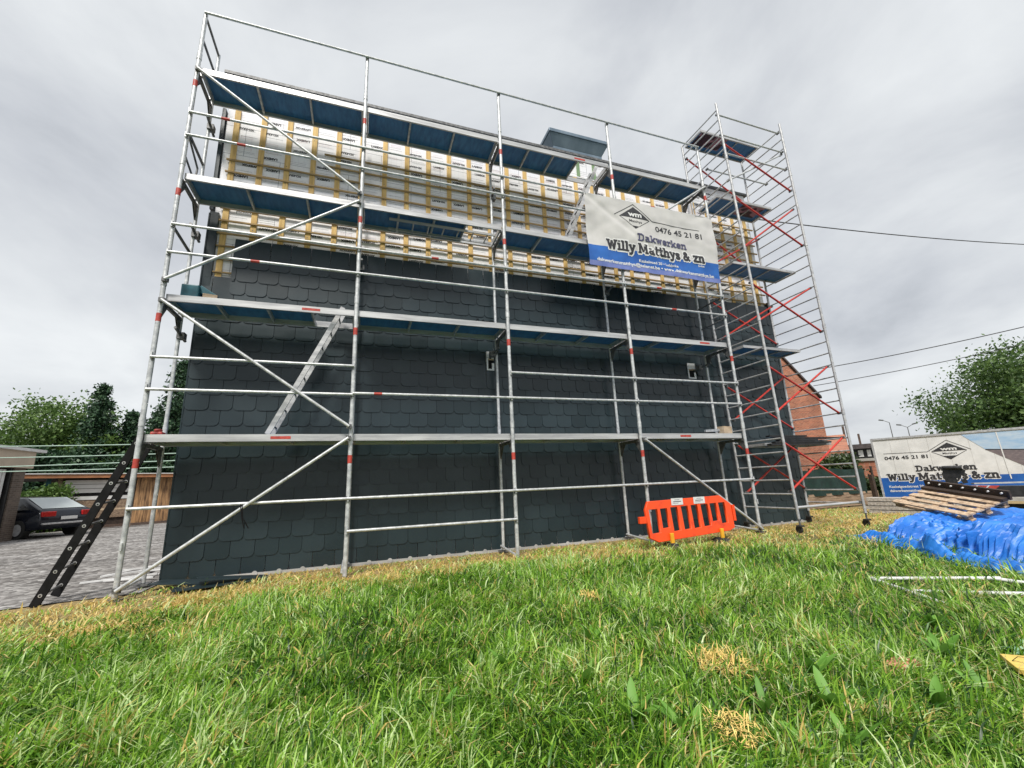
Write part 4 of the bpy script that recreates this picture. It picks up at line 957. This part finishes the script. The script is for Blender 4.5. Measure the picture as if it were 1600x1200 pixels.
# dark lift / hoist on its trailer in front of the box
hs = thing('ladder_lift', 'dark folded ladder lift with a red and white striped board behind the pallet', 'lift', (17.5, 1, 0))
Rv = lambda az, r: Vector((CX + az/math.hypot(az, 1)*r, CY + r/math.hypot(az, 1)))
def at(az, el, r): p = Rv(az, r); return Vector((p.x, p.y, 1.1545 + el*r))
r0 = 16.0
mb = MB(); a, b2 = at(2.08, -.041, r0), at(3.1, -.041, r0+1.5); mb.beam(a, b2, .5, .26, 0); mb.beam(at(2.2, -.029, r0), at(3.1, -.028, r0+1.5), .1, .035, 1); mb.build('lift_rail', [M['blackmetal'], M['alu']], hs)
mb = MB()
for k in range(5):
    p = at(2.055+.04*(k % 3), -.004-.011*k, r0-.2); q = at(2.17-.03*(k % 2), -.012-.006*k, r0-.2); mb.beam(p, q, .12, .13-.012*k, 0)
mb.beam(at(2.07, -.002, r0-.2), at(2.075, -.045, r0-.2), .14, .22, 0); mb.tube(at(2.05, -.003, r0-.3), at(2.16, -.004, r0-.3), .05); mb.build('winch', M['blackmetal'], hs)
mb = MB(); p, q = at(2.11, -.0365, r0-.35), at(2.31, -.0375, r0-.35); mb.beam(p, q, .03, .16, 0)
d = (q-p)
for k in range(3):
    c = p + d*(.12+.36*k); n_ = Vector((-d.y, d.x, 0)).normalized()*(-.02)
    e = d.normalized()*.16; up = Vector((0, 0, .078)); sh = d.normalized()*.08
    for sgn in (1, -1):
        o2 = n_*sgn*.9
        mb.add([c+o2-up-sh, c+e+o2-up-sh, c+e+o2+up+sh, c+o2+up+sh], [(0, 1, 2, 3)], 1)
mb.build('striped_board', [M['white'], M['band']], hs)
mb = MB(); mb.beam(at(2.28, -.052, r0-.3), at(3.1, -.056, r0+.6), .4, .07, 0); mb.build('trailer_bed', M['concrete'], hs)
mb = MB(); mb.beam(at(2.05, -.065, r0-.3), at(3.1, -.066, r0+.6), .3, .18, 0)
for az in (2.3, 2.75): c = at(az, -.06, r0-.1); mb.tube(c+Vector((-.1, .05, -.12)), c+Vector((.1, -.05, -.12)), .26, 0, 18)
mb.build('undercarriage', M['rubber'], hs)

# timber stack, post
ts = thing('timber_stack', 'low stack of grey sawn timber beside the blue tarpaulin', 'timber', (15.5, .6, 0))
c0, c1 = at(1.60, 0, 15.2), at(1.75, 0, 15.0)
dv = (c1-c0); dv.z = 0; dv.normalize(); sv = Vector((dv.y, -dv.x, 0))
for lev in range(4):
    for k in range(3):
        p = Vector((c0.x, c0.y, .05+.105*lev)) - sv*(.16*k) - dv*(random.uniform(0, .12)); mb = MB(); mb.beam(p, p + dv*(1.5+random.uniform(-.15, .2)), .14, .085); mb.build('plank', M['woodgrey'], ts)
mb = MB(); p = at(1.637, 0, 16.5); mb.box(p.x-.05, p.x+.05, p.y-.05, p.y+.05, 0, 1.0)
tag(mb.build('wooden_post', M['wooddark'], origin=(p.x, p.y, 0)), 'dark upright wooden post in front of the trailer corner', 'post')

# ------------------------------------------------------------------ fence behind the tower
fn = thing('netted_fence', 'low timber fence with dark green netting beyond the tower', 'fence', (16, 3, 0))
for k in range(5):
    mb = MB(); z = .04+.085*k
    mb.box(12.95, 19.0, 3.0, 3.03, z, z+.078); mb.build('fence_board', M['woodold'], fn)
for x in np.arange(13.2, 19.2, 1.45):
    mb = MB(); mb.tube((x, 3.06, 0), (x, 3.06, 1.25), .035, 0, 8); mb.build('fence_post', M['wooddark'], fn)
mb = MB(); n = 60
vs = [];
for j in range(9):
    for i in range(n+1):
        x = 12.95 + 5.5*i/n; z = .40 + (.80+.03*math.sin(x*3.1)+.03*noise.noise(Vector((x*2, 0, 0))))*j/8; vs.append((x, 2.985 + .03*math.sin(x*8+j*.3)*(1 if j < 8 else .3), z))
mb.v = vs
for j in range(8):
    for i in range(n): mb.f.append((j*(n+1)+i, j*(n+1)+i+1, (j+1)*(n+1)+i+1, (j+1)*(n+1)+i)); mb.m.append(0); mb.s.append(True)
mb.build('green_netting', M['greennet'], fn)

# ------------------------------------------------------------------ buildings, right background
bh = thing('brick_house', 'orange brick house with a plain gable end behind the tower', 'house', (21.5, 12, 0))
mb = MB()
gx0, gx1, gy0, gy1, ez, rz = 17.5, 25.5, 8.73, 17, 5.0, 8.7; gm = (gx0+gx1)/2
mb.add([(gx0, gy0, 0), (gx1, gy0, 0), (gx1, gy0, ez), (gm, gy0, rz), (gx0, gy0, ez), (gx0, gy1, 0), (gx1, gy1, 0), (gx1, gy1, ez), (gm, gy1, rz), (gx0, gy1, ez)],
       [(0, 1, 2, 3, 4), (9, 8, 7, 6, 5), (1, 6, 7, 2), (5, 0, 4, 9)]); mb.build('wall', M['redbrick'], bh)
mb = MB()
for s in (-1, 1):
    xe = gm + s*(gx1-gm+.12); ze = ez-.10
    a = [(gm, gy0-.10, rz+.03), (xe, gy0-.10, ze), (xe, gy1+.1, ze), (gm, gy1+.1, rz+.03)]; b2 = [(p[0], p[1], p[2]+.12) for p in a]
    mb.add(a + b2, [(0, 1, 2, 3), (7, 6, 5, 4), (0, 4, 5, 1), (1, 5, 6, 2), (2, 6, 7, 3)])
mb.build('roof', M['rooftile'], bh)
mb = MB(); mb.box(gx1+.01, 27.2, 10.5, 14, 0, 2.6); mb.build('side_extension', M['redbrick'], bh)
mb = MB(); mb.box(gx1+.01, 27.4, 10.3, 14.1, 2.602, 2.75); mb.build('extension_roof', M['soffit'], bh)

fh = thing('flat_roofed_house', 'distant brick house with a dark flat upper storey and chimneys left of the trailer', 'house', (38, 16, 0))
def rb(mb, az0, az1, r, dep, z0, z1, mi=0):
    """box whose front runs between two bearings at distance r"""
    a, b2 = Rv(az0, r), Rv(az1, r); d = (b2-a).normalized(); nn = Vector((-d.y, d.x)); 
    if (a - Vector((CX, CY))).dot(nn) < 0: nn = -nn
    L = (b2-a).length; M4 = Matrix(((d.x, nn.x, 0, a.x), (d.y, nn.y, 0, a.y), (0, 0, 1, 0), (0, 0, 0, 1))); mb.box(0, L, 0, dep, z0, z1, mi, M4)
mb = MB(); rb(mb, 1.575, 1.80, 42, 7, 0, 1.75); mb.build('wall', M['redbrick'], fh)
mb = MB(); rb(mb, 1.57, 1.81, 41.9, 7.3, 1.752, 1.95); mb.build('parapet', M['concrete'], fh)
mb = MB(); rb(mb, 1.49, 1.80, 43, 5, 1.952, 2.7); mb.build('upper_storey', M['blackmetal'], fh)
mb = MB(); rb(mb, 1.44, 1.83, 42.6, 6, 2.702, 3.05); mb.build('flat_roof', M['rooftile'], fh)
for k, (a, b2) in enumerate(((1.60, 1.625), (1.645, 1.665), (1.70, 1.72))):
    mb = MB(); rb(mb, a, b2, 42.9, .05, 2.1, 2.6); mb.build('window', M['white'], fh)
for az, h in ((1.545, 4.6), (1.615, 3.9)):
    mb = MB(); rb(mb, az, az+.012, 43.5, .6, 3.052, h); mb.build('chimney', M['darkbrick'], fh)
wr = thing('low_white_house', 'small white walled outbuilding under an orange tiled roof between the brick house and the tower', 'outbuilding', (33, 15, 0))
mb = MB(); rb(mb, 1.40, 1.55, 36, 4, 0, 2.3); mb.build('wall', M['white'], wr)
mb = MB(); a, b2 = Rv(1.39, 35.9), Rv(1.56, 35.9); 
d = (b2-a).normalized(); nn = Vector((-d.y, d.x)); nn = nn if (a-Vector((CX, CY))).dot(nn) > 0 else -nn
A3 = [Vector((*a, 2.25)), Vector((*b2, 2.25)), Vector((*(b2+nn*4), 3.6)), Vector((*(a+nn*4), 3.6))]
mb.add([*A3, *[p+Vector((0, 0, .12)) for p in A3]], [(3, 2, 1, 0), (4, 5, 6, 7), (0, 1, 5, 4), (1, 2, 6, 5), (2, 3, 7, 6), (3, 0, 4, 7)]); mb.build('roof', M['redbrick'], wr)

# street lamps
for az, el, r, two, lab in ((1.801, .078, 70, False, 'thin street lamp with one small head above the trailer roof, left of the pair'), (1.897, .067, 70, True, 'thin street lamp with two arms above the trailer roof, right of the pair')):
    p = at(az, el, r); t = thing('street_lamp', lab, 'street lamp', (p.x, p.y, 0), 'distant street lamps')
    mb = MB(); mb.tube((p.x, p.y, 0), (p.x, p.y, p.z), .07, 0, 8, .04); mb.build('lamp_post', M['galvdark'], t)
    sd = Vector((.55, -.83, 0)); mb = MB()
    for s in ((-1, 1) if two else (-1,)):
        mb.tube((p.x, p.y, p.z), p + sd*s*.6 + Vector((0, 0, .35)), .035, 0, 6); mb.beam(p + sd*s*.5 + Vector((0, 0, .32)), p + sd*s*.95 + Vector((0, 0, .42)), .22, .14)
    mb.build('lamp_head', M['galvdark'], t)

# ------------------------------------------------------------------ left background
gr = thing('garage', 'garage with a white corrugated door and beige fascia at the left edge', 'garage', (-9, 12, 0))
ga, gb = Rv(-.78, 18.5), Rv(-.551, 23.2)      # front face from near left to corner
d = (gb-ga).normalized(); nn = Vector((-d.y, d.x)); nn = nn if nn.x < 0 else -nn; L = (gb-ga).length
GM = Matrix(((d.x, nn.x, 0, ga.x), (d.y, nn.y, 0, ga.y), (0, 0, 1, 0), (0, 0, 0, 1)))
mb = MB(); mb.box(0, L, .25, 5, 0, 2.44, 0, GM); mb.build('rear_wall', M['brownbrick'], gr)
mb = MB(); mb.box(L-.52, L, -.0, .248, 0, 2.44, 0, GM); mb.build('brick_pier', M['brownbrick'], gr)
mb = MB(); mb.box(-.2, L+.12, -.12, 5.1, 2.442, 3.02, 0, GM); mb.build('fascia', M['brown_cladding'], gr)
mb = MB(); mb.box(-.2, L+.5, -.20, 5.2, 3.022, 3.12, 0, GM); mb.build('roof_edge', M['white'], gr)
mb = MB()
x = .1
while x < L-.75: mb.box(x, x+.12, .10, .16, .05, 2.38, 0, GM); mb.box(x+.121, x+.159, .125, .16, .05, 2.38, 0, GM); x += .16
mb.build('garage_door', M['white'], gr)
mb = MB(); mb.box(L-.61, L-.522, .04, .2, 0, 2.44, 0, GM); mb.build('door_frame', M['blackmetal'], gr)

# tiled house roof behind garage
th = thing('tiled_house', 'low house with a dark tiled roof behind the garage', 'house', (-18, 25, 0))
pc = Rv(-.62, 33); mb = MB()
q0 = Rv(-.80, 33); q1 = Rv(-.498, 36); d = (q1-q0).normalized(); nn = Vector((-d.y, d.x)); L = (q1-q0).length
HM = Matrix(((d.x, nn.x, 0, q0.x), (d.y, nn.y, 0, q0.y), (0, 0, 1, 0), (0, 0, 0, 1)))
mb.box(0, L-.5, .4, 7.6, 0, 2.9, 0, HM); mb.build('wall', M['brownbrick'], th)
mb = MB(); zr, ze = 5.1, 2.85
pts = [(0, -.1, ze), (L, -.1, ze), (L-2.2, 4, zr), (0, 4, zr), (0, 8.1, ze), (L, 8.1, ze)]
mb.add([HM @ Vector(p) for p in pts], [(0, 1, 2, 3), (3, 2, 5, 4), (1, 5, 2)])
for k in range(12): 
    z = ze + (zr-ze)*k/12; y = -.1 + 4.1*k/12; mb.box(0, L-2.2*k/12, y, y+.05, z+.01, z+.05, 0, HM)
mb.build('roof', M['rooftile'], th)
pa = HM @ Vector((L-7.2, 4, zr)); mb = MB(); mb.tube(pa, pa+Vector((0, 0, 1.5)), .03); 
for k, w in enumerate((.9, .7, .5)): mb.beam(pa + Vector((-w/2, 0, 1.45-.2*k)), pa + Vector((w/2, 0, 1.45-.2*k)), .02, .02)
mb.build('antenna', M['galvdark'], th)

# shed
sh = thing('wooden_shed', 'long timber shed with weathered board walls behind the gravel yard', 'shed', (-8, 19, 0))
s0, s1 = Rv(-.505, 28.5), Rv(-.30, 29.5); d = (s1-s0).normalized(); nn = Vector((-d.y, d.x)); L = (s1-s0).length
SM = Matrix(((d.x, nn.x, 0, s0.x), (d.y, nn.y, 0, s0.y), (0, 0, 1, 0), (0, 0, 0, 1)))
mb = MB(); x = 0; k = 0
while x < L:
    w = random.uniform(.11, .19); mb.box(x, x+w-.006, -.02-random.uniform(0, .02), .02, .02+random.uniform(0, .05), 2.28, k % 2, SM) if x > 2.65 else None; x += w; k += 1
mb.build('board_wall', [M['woodoldv'], M['woodoldv']], sh)
mb = MB(); mb.box(0, L, .03, 3.5, 0, 2.26, 0, SM); mb.build('rear_wall', M['wooddark'], sh)
mb = MB(); mb.box(-1.6, L+.2, -.3, 3.8, 2.30, 2.44, 0, SM @ Matrix.Rotation(R(0), 4, 'X')); mb.build('roof', M['rooftile'], sh)
mb = MB(); mb.box(-1.65, L+.2, -.36, -.305, 2.29, 2.46, 1, SM); mb.box(-1.65, L+.2, -.40, -.30, 2.462, 2.50, 0, SM); mb.box(-1.75, -1.55, -.62, -.48, 2.2, 2.33, 0, SM); mb.build('roof_edge_board', [M['white'], mat('orange_board', (.45, .2, .09), (.3, .13, .06), 4, .7)], sh)
for k in range(3):
    mb = MB(); mb.box(.25, 2.5, -.02, .015, 1.62+.20*k, 1.80+.20*k, 0, SM); mb.build('white_slat', M['white'], sh)
mb = MB(); mb.box(.1, 2.6, -.05, .02, 1.30, 1.46, 0, SM); mb.build('white_sill', M['white'], sh)
mb = MB(); mb.box(.2, 2.55, -.01, .025, 1.48, 1.61, 0, SM); mb.build('dark_opening', M['black'], sh)
mb = MB(); mb.box(.1, 2.6, -.03, .02, .45, 1.28, 0, SM); mb.build('lower_panel', M['woodold'], sh)
for x in (-.35, .0): mb = MB(); mb.box(x, x+.14, -.1, .02, .0, 2.28, 0, SM); mb.build('shed_post', M['teal'] if x < -.1 else M['woodold'], sh)
mb = MB(); mb.box(-.2, L, -.45, -.1, 0, .12, 0, SM); mb.build('kerb', M['darkbrick'], sh)
for k, x in enumerate((4.5, 5.6)):
    mb = MB(); b0 = SM @ Vector((x, -.55, 2.5)); mb.tube(b0, b0+Vector((0, 0, .28)), .09, 0, 8); mb.beam(b0+Vector((0, 0, .30)), b0+Vector((.28, 0, .42)), .08, .12)
    tag(mb.build('roof_bracket', M['yellow'], origin=b0), ('yellow bracket on the shed roof edge between the ladder and the scaffold post' if k == 0 else 'yellow bracket standing on the shed roof edge beside the slated wall'), 'bracket', 'yellow brackets on the shed roof')
# work bench before the shed
wb = thing('work_table', 'rough wooden table standing in front of the shed beside the car', 'table', tuple(SM @ Vector((1.3, -1.5, 0))))
mb = MB(); mb.box(.2, 2.6, -1.8, -1.2, .82, .88, 0, SM); mb.build('table_top', M['woodpale'], wb)
for x in (.4, 2.3): mb = MB(); mb.box(x, x+.12, -1.75, -1.63, 0, .82, 0, SM); mb.build('leg', M['woodold'], wb)

# car
cp = Rv(-.53, 23.5)
car = thing('parked_car', 'dark parked car seen from behind with red tail lights beside the garage', 'car', (cp.x, cp.y, 0))
ca = math.atan2(-6.84-cp.y, 2.7-cp.x)  # rear faces the camera-ish
ca -= R(-34)
CM = Matrix.Translation((cp.x-1.05, cp.y+1.25, 0)) @ Matrix.Rotation(ca, 4, 'Z')   # +x = rear direction
def car_body():
    prof = [(2.2, .42), (2.28, .62), (2.2, .92), (2.02, 1.0), (1.15, 1.40), (.2, 1.47), (-.6, 1.40), (-1.35, .98), (-2.05, .84), (-2.25, .6), (-2.2, .3), (2.1, .3)]
    secs = [(-.88, .86, 0), (-.80, 1, 0), (-.6, 1, .02), (.6, 1, .02), (.80, 1, 0), (.88, .86, 0)]
    mb = MB(); vs = []
    for y, s, dz in secs:
        for (x, z) in prof:
            zz = z; yy = y
            if z > .99: yy = y*(.80 if z > 1.2 else .93)
            if abs(y) > .85 and z > .95: zz = z - .03
            vs.append(CM @ Vector((x*(1 if abs(y) < .85 else .985), yy, zz+dz*(z > 1))))
    n = len(prof); fs = []
    for k in range(len(secs)-1):
        for i in range(n): fs.append((k*n+i, k*n+(i+1) % n, (k+1)*n+(i+1) % n, (k+1)*n+i))
    mb.add(vs, fs + [tuple(reversed(range(n))), tuple((len(secs)-1)*n+i for i in range(n))], 0, True); o = mb.build('body', M['carpaint'], car); return o
body = car_body()
mb = MB(); mb.add([CM @ Vector(p) for p in ((2.0, -.68, 1.025), (2.0, .68, 1.025), (1.17, .60, 1.42), (1.17, -.60, 1.42))], [(0, 1, 2, 3)]); mb.build('rear_window', mat('painted_reflection_glass', (.55, .6, .6), (.45, .5, .5), 1, .1), car)  # pale colour paints in the sky reflected by the rear glass
for s in (-1, 1):
    mb = MB(); mb.add([CM @ Vector(p) for p in ((1.75, s*.885, 1.0), (-1.2, s*.885, 1.0), (-.55, s*.73, 1.36), (.9, s*.73, 1.38))], [(0, 1, 2, 3) if s < 0 else (3, 2, 1, 0)]); mb.build('side_window', M['glass'], car)
    mb = MB(); mb.box(2.19, 2.29, min(s*.42, s*.84), max(s*.42, s*.84), .74, .92, 0, CM); mb.build('tail_light', M['taillight'], car, bevel=.02)
    for x in (1.4, -1.4):
        w = MB(); w.tube(CM @ Vector((x, s*.70, .32)), CM @ Vector((x, s*.905, .32)), .33, 0, 24); wo = w.build('wheel', M['rubber'], car)
        w = MB(); w.tube(CM @ Vector((x, s*.906, .32)), CM @ Vector((x, s*.915, .32)), .2, 0, 16); w.build('rim', M['alu'], wo)
mb = MB(); mb.box(2.292, 2.30, -.26, .26, .62, .73, 0, CM); mb.build('number_plate', M['white'], car)
mb = MB(); mb.box(2.22, 2.31, -.80, .80, .47, .53, 0, CM); mb.build('bumper_trim', M['alu'], car, bevel=.01)

# wires
def wire(pts, r, m, lab, sag=.0, grp=None):
    a, b2 = Vector(pts[0]), Vector(pts[1]); mb = MB(); n = 24; P_ = []
    for k in range(n+1):
        t = k/n; p = a.lerp(b2, t); p.z -= sag*4*t*(1-t); P_.append(p)
    mb.path(P_, r, 0, 5); tag(mb.build('overhead_wire', m, origin=a), lab, 'wire', grp)
wn = ['topmost', 'second', 'third', 'lowest']
for k, (e0, e1) in enumerate(((.082, .101), (.066, .083), (.053, .070), (.049, .058))):
    p0 = at(-.80, e0, 17); r1 = math.hypot(2.56, 8.2); p1 = Vector((.155, 1.4, 1.1545 + e1*r1))
    wire((p0, p1), .009, M['wirepale'], wn[k] + ' of the four pale wires stretched across the yard before the trees', .03, 'wires over the yard')
wire(((12.8, 1.15, 8.35), at(3.6, .31, 27)), .016, M['wire'], 'black cable rising from the top right edge of the wall, highest on the right', .15)
wire(((25.4, 8.8, 6.45), at(3.4, .203, 31)), .022, M['wire'], 'black cable leaving the brick house, upper of the pair', .12)
wire(((25.4, 8.8, 5.60), at(3.4, .178, 31)), .018, M['wire'], 'black cable leaving the brick house, lower of the pair', .12)

# ------------------------------------------------------------------ trees
def leaves_mesh(C, n_per, spread, size, drop=0., squash=.8, flat=False):
    """leaf quads scattered round clump centres C (k,3)"""
    k = len(C); n = k*n_per
    c = np.repeat(C, n_per, 0) + rng.normal(0, 1, (n, 3))*np.array([spread, spread, spread*squash])
    sz = size*rng.uniform(.6, 1.3, n)
    u = rng.normal(0, 1, (n, 3)); u[:, 2] -= drop
    if flat: u[:, 2] *= .35
    u /= np.linalg.norm(u, axis=1)[:, None]; v = np.cross(u, rng.normal(0, 1, (n, 3))); v /= np.linalg.norm(v, axis=1)[:, None]
    V = np.stack([c - u*sz[:, None]*.5, c + v*sz[:, None]*.28, c + u*sz[:, None]*.5, c - v*sz[:, None]*.28], 1).reshape(-1, 3)
    return V, np.arange(4*n)
def limb(mb, p, d, L, r, depth, tips):
    q = p + d*L; mb.tube(p, q, r, 0, 7, r*.62, cap=False)
    tips.append(q); 
    if depth == 0: return
    for k in range(3):
        nd = (d + Vector((random.gauss(0, .5), random.gauss(0, .5), random.gauss(.1, .3)))).normalized(); limb(mb, p.lerp(q, random.uniform(.6, 1)), nd, L*random.uniform(.55, .8), r*.55, depth-1, tips)
def broad_tree(name, label, cat, base, H, rad, m, nclump=90, per=110, leaf=.30, lowest=.22, group=None):
    t = thing(name, label, cat, base, group); b0 = Vector(base); mb = MB(); tips = []
    mb.tube(b0, b0+Vector((0, 0, H*.3)), H*.028, 0, 10, H*.02)
    for k in range(6):
        a = k*1.05 + random.uniform(-.3, .3); limb(mb, b0+Vector((0, 0, H*(.2+.03*k))), Vector((math.cos(a)*.7, math.sin(a)*.7, .75)).normalized(), H*.26, H*.013, 2, tips)
    mb.build('trunk', M['bark'], t)
    C = []
    cz = H*(lowest+1)/2; hz = H*(1-lowest)/2
    while len(C) < nclump:
        p = np.array([random.uniform(-1, 1) for _ in range(3)]); q = np.linalg.norm(p)
        if q > 1 or q < .35: continue
        w = 1 + .28*noise.noise(Vector((p[0]*1.8+H, p[1]*1.8, p[2]*1.8)))
        C.append((b0.x + p[0]*rad*w, b0.y + p[1]*rad*w, b0.z + cz + p[2]*hz*w*.97))
    for tp_ in tips[::2]:
        C.append(tuple(tp_))
    V, F = leaves_mesh(np.array(C), per, rad*.115, leaf, .3)
    me = npmesh('crown', V, F, 4, m); finish('crown', me, t); return t
def conifer(label, base, H, rad, group=None, per=26):
    t = thing('conifer', label, 'tree', base, group); b0 = Vector(base); mb = MB(); mb.tube(b0, b0+Vector((0, 0, H*.98)), H*.018, 0, 8, .02); 
    C = []; z = H*.06
    while z < H*.97:
        f = 1 - z/H; R_ = rad*(f**.85)*random.uniform(.8, 1.15); nb = max(3, int(9*f+3))
        for k in range(nb):
            a = random.uniform(0, 6.28); rr = R_*random.uniform(.8, 1.15); e = b0 + Vector((math.cos(a)*rr, math.sin(a)*rr, z - rr*.22)); mb.tube(b0+Vector((0, 0, z)), e, .03*f+.01, 0, 4, .005, cap=False)
            for s in np.linspace(.25, 1, max(3, int(rr/.22))): q = (b0+Vector((0, 0, z))).lerp(e, s); C.append((q.x, q.y, q.z-.05))
        z += H*.028
    mb.build('trunk', M['bark'], t)
    V, F = leaves_mesh(np.array(C), per, .16, .20, .7, .7); me = npmesh('crown', V, F, 4, M['needles']); finish('crown', me, t)
def P3(az, r): p = Rv(az, r); return (p.x, p.y, 0)
broad_tree('broadleaf_tree', 'spreading pale green tree behind the tiled house at the left', 'tree', P3(-.505, 41), 8.3, 3.7, M['leaf'], 150, 150, .20, .1)
broad_tree('broadleaf_tree', 'low bushy tree between the pale tree and the conifer', 'tree', P3(-.455, 38), 5.6, 2.6, M['leaf'], 60, 130, .20, .05)
conifer('pointed conifer rising just left of the black ladder top', P3(-.462, 37), 8.7, 1.9)
conifer('smaller conifer seen behind the left scaffold post', P3(-.412, 38), 7.2, 1.7)
conifer('tall dark conifer seen between the scaffold posts beside the slated wall', P3(-.343, 33), 10.0, 2.3, per=30)
conifer('dark conifer right behind the tall one, mostly hidden by the wall', P3(-.37, 36), 7.0, 2.0)
broad_tree('walnut_tree', 'large walnut tree behind the printed trailer at the right', 'tree', P3(2.86, 42), 8.2, 5.0, M['leafwalnut'], 190, 210, .22, .1)
# hedge masses
def hedge(name, label, az0, az1, r, h, m, n=900, leaf=.2, dep=1.2, kind=None):
    a, b2 = Rv(az0, r), Rv(az1, r); C = []
    for _ in range(n):
        t = random.random(); p = a.lerp(b2, t); hh = h*(1+.22*noise.noise(Vector((t*9, 1, h)))); dd = (p-Vector((CX, CY))).normalized()*random.uniform(0, dep)
        C.append((p.x+dd.x, p.y+dd.y, hh*random.random()**.7))
    V, F = leaves_mesh(np.array(C), 26, .16, leaf, .2)
    me = npmesh(name, V, F, 4, m); o = finish(name, me, origin=(a.x, a.y, 0)); tag(o, label, 'hedge')
    mb = MB()
    return o
hedge('hedge', 'dark evergreen hedge running behind the wooden shed', -.56, -.27, 33.5, 3.6, M['needles'], 1900, .22, 1.6)
hedge('hedge', 'bright leafy shrubs between the garage and the shed', -.545, -.49, 27.5, 1.7, M['leaf'], 260, .16, .8)
hedge('hedge', 'olive green climbing shrub beside the brick house', 1.42, 1.56, 24.5, 1.55, M['hedge'], 300, .15, .8)
hedge('hedge', 'low green weeds at the foot of the distant brick house', 1.56, 1.72, 26, .55, M['hedge'], 160, .15, 1.2)
hedge('hedge', 'far tree line along the horizon right of the trailer', 1.85, 3.4, 75, 4.0, M['leafwalnut'], 1500, .5, 5)

# ------------------------------------------------------------------ sky / light
w = bpy.data.worlds.new('World'); scn.world = w; w.use_nodes = True; nt = w.node_tree; bg = nt.nodes['Background']
SUN_EL, SUN_AZ = R(52), R(205)
sky = nt.nodes.new('ShaderNodeTexSky'); sky.sky_type = 'NISHITA'; sky.sun_disc = False; sky.sun_elevation = SUN_EL; sky.sun_rotation = SUN_AZ; sky.dust_density = 3
bg.inputs['Strength'].default_value = .08; lk(nt, sky.outputs[0], bg.inputs[0])
tc = nt.nodes.new('ShaderNodeTexCoord'); sp = nt.nodes.new('ShaderNodeSeparateXYZ'); lk(nt, tc.outputs['Generated'], sp.inputs[0])
ad = nt.nodes.new('ShaderNodeMath'); ad.operation = 'ADD'; ad.inputs[1].default_value = .45; ad.use_clamp = False; lk(nt, sp.outputs[2], ad.inputs[0])
mxz = nt.nodes.new('ShaderNodeMath'); mxz.operation = 'MAXIMUM'; mxz.inputs[1].default_value = .1; lk(nt, ad.outputs[0], mxz.inputs[0])
dv_ = nt.nodes.new('ShaderNodeVectorMath'); dv_.operation = 'DIVIDE'; cb = nt.nodes.new('ShaderNodeCombineXYZ')
for k in range(3): lk(nt, mxz.outputs[0], cb.inputs[k])
lk(nt, tc.outputs['Generated'], dv_.inputs[0]); lk(nt, cb.outputs[0], dv_.inputs[1])
n1 = nt.nodes.new('ShaderNodeTexNoise'); n1.inputs['Scale'].default_value = 1.7; n1.inputs['Detail'].default_value = 7; n1.inputs['Roughness'].default_value = .56; n1.inputs['Distortion'].default_value = .3
mp = nt.nodes.new('ShaderNodeMapping'); mp.inputs['Location'].default_value = (3.1, 1.7, 0); lk(nt, dv_.outputs[0], mp.inputs[0]); lk(nt, mp.outputs[0], n1.inputs[0])
cr = ramp(nt, n1.outputs['Fac'], [(.30, (.35, .37, .40)), (.42, (.45, .47, .50)), (.54, (.545, .565, .585)), (.70, (.66, .68, .69))])
bg2 = nt.nodes.new('ShaderNodeBackground'); bg2.inputs['Strength'].default_value = 1.0; lk(nt, cr.outputs[0], bg2.inputs[0])
mxs = nt.nodes.new('ShaderNodeMixShader'); mxs.inputs[0].default_value = .93; lk(nt, bg.outputs[0], mxs.inputs[1]); lk(nt, bg2.outputs[0], mxs.inputs[2]); lk(nt, mxs.outputs[0], nt.nodes['World Output'].inputs[0])
sl = bpy.data.lights.new('sun', 'SUN'); sl.energy = 2.8; sl.angle = R(12); sl.color = (1, .96, .90); so = bpy.data.objects.new('sun', sl); link(so)
# sun direction: same azimuth convention as the sky (rotation from +Y, clockwise)
sd = Vector((math.sin(SUN_AZ)*math.cos(SUN_EL), math.cos(SUN_AZ)*math.cos(SUN_EL), math.sin(SUN_EL)))
so.rotation_euler = (-sd).to_track_quat('-Z', 'Y').to_euler()

# ------------------------------------------------------------------ camera
yaw, pit, rol = .3449, .2309, -.0434
fw = Vector((math.sin(yaw)*math.cos(pit), math.cos(yaw)*math.cos(pit), math.sin(pit)))
r0v = Vector((math.cos(yaw), -math.sin(yaw), 0)); u0 = r0v.cross(fw)
rr = r0v*math.cos(rol) + u0*math.sin(rol); uu = -r0v*math.sin(rol) + u0*math.cos(rol)
cam = bpy.data.cameras.new('camera'); co = bpy.data.objects.new('camera', cam); link(co)
co.matrix_world = Matrix(((rr.x, uu.x, -fw.x, CX), (rr.y, uu.y, -fw.y, CY), (rr.z, uu.z, -fw.z, 1.1545), (0, 0, 0, 1)))
cam.sensor_width = 36; cam.lens = 36*667.96/1600; cam.clip_end = 3000; cam.clip_start = .05
scn.camera = co
vs_ = scn.view_settings; vs_.view_transform = 'Standard'; vs_.look = 'None'; vs_.gamma = 1; vs_.exposure = 0.50
scn.cycles.max_bounces = 6; scn.cycles.diffuse_bounces = 3
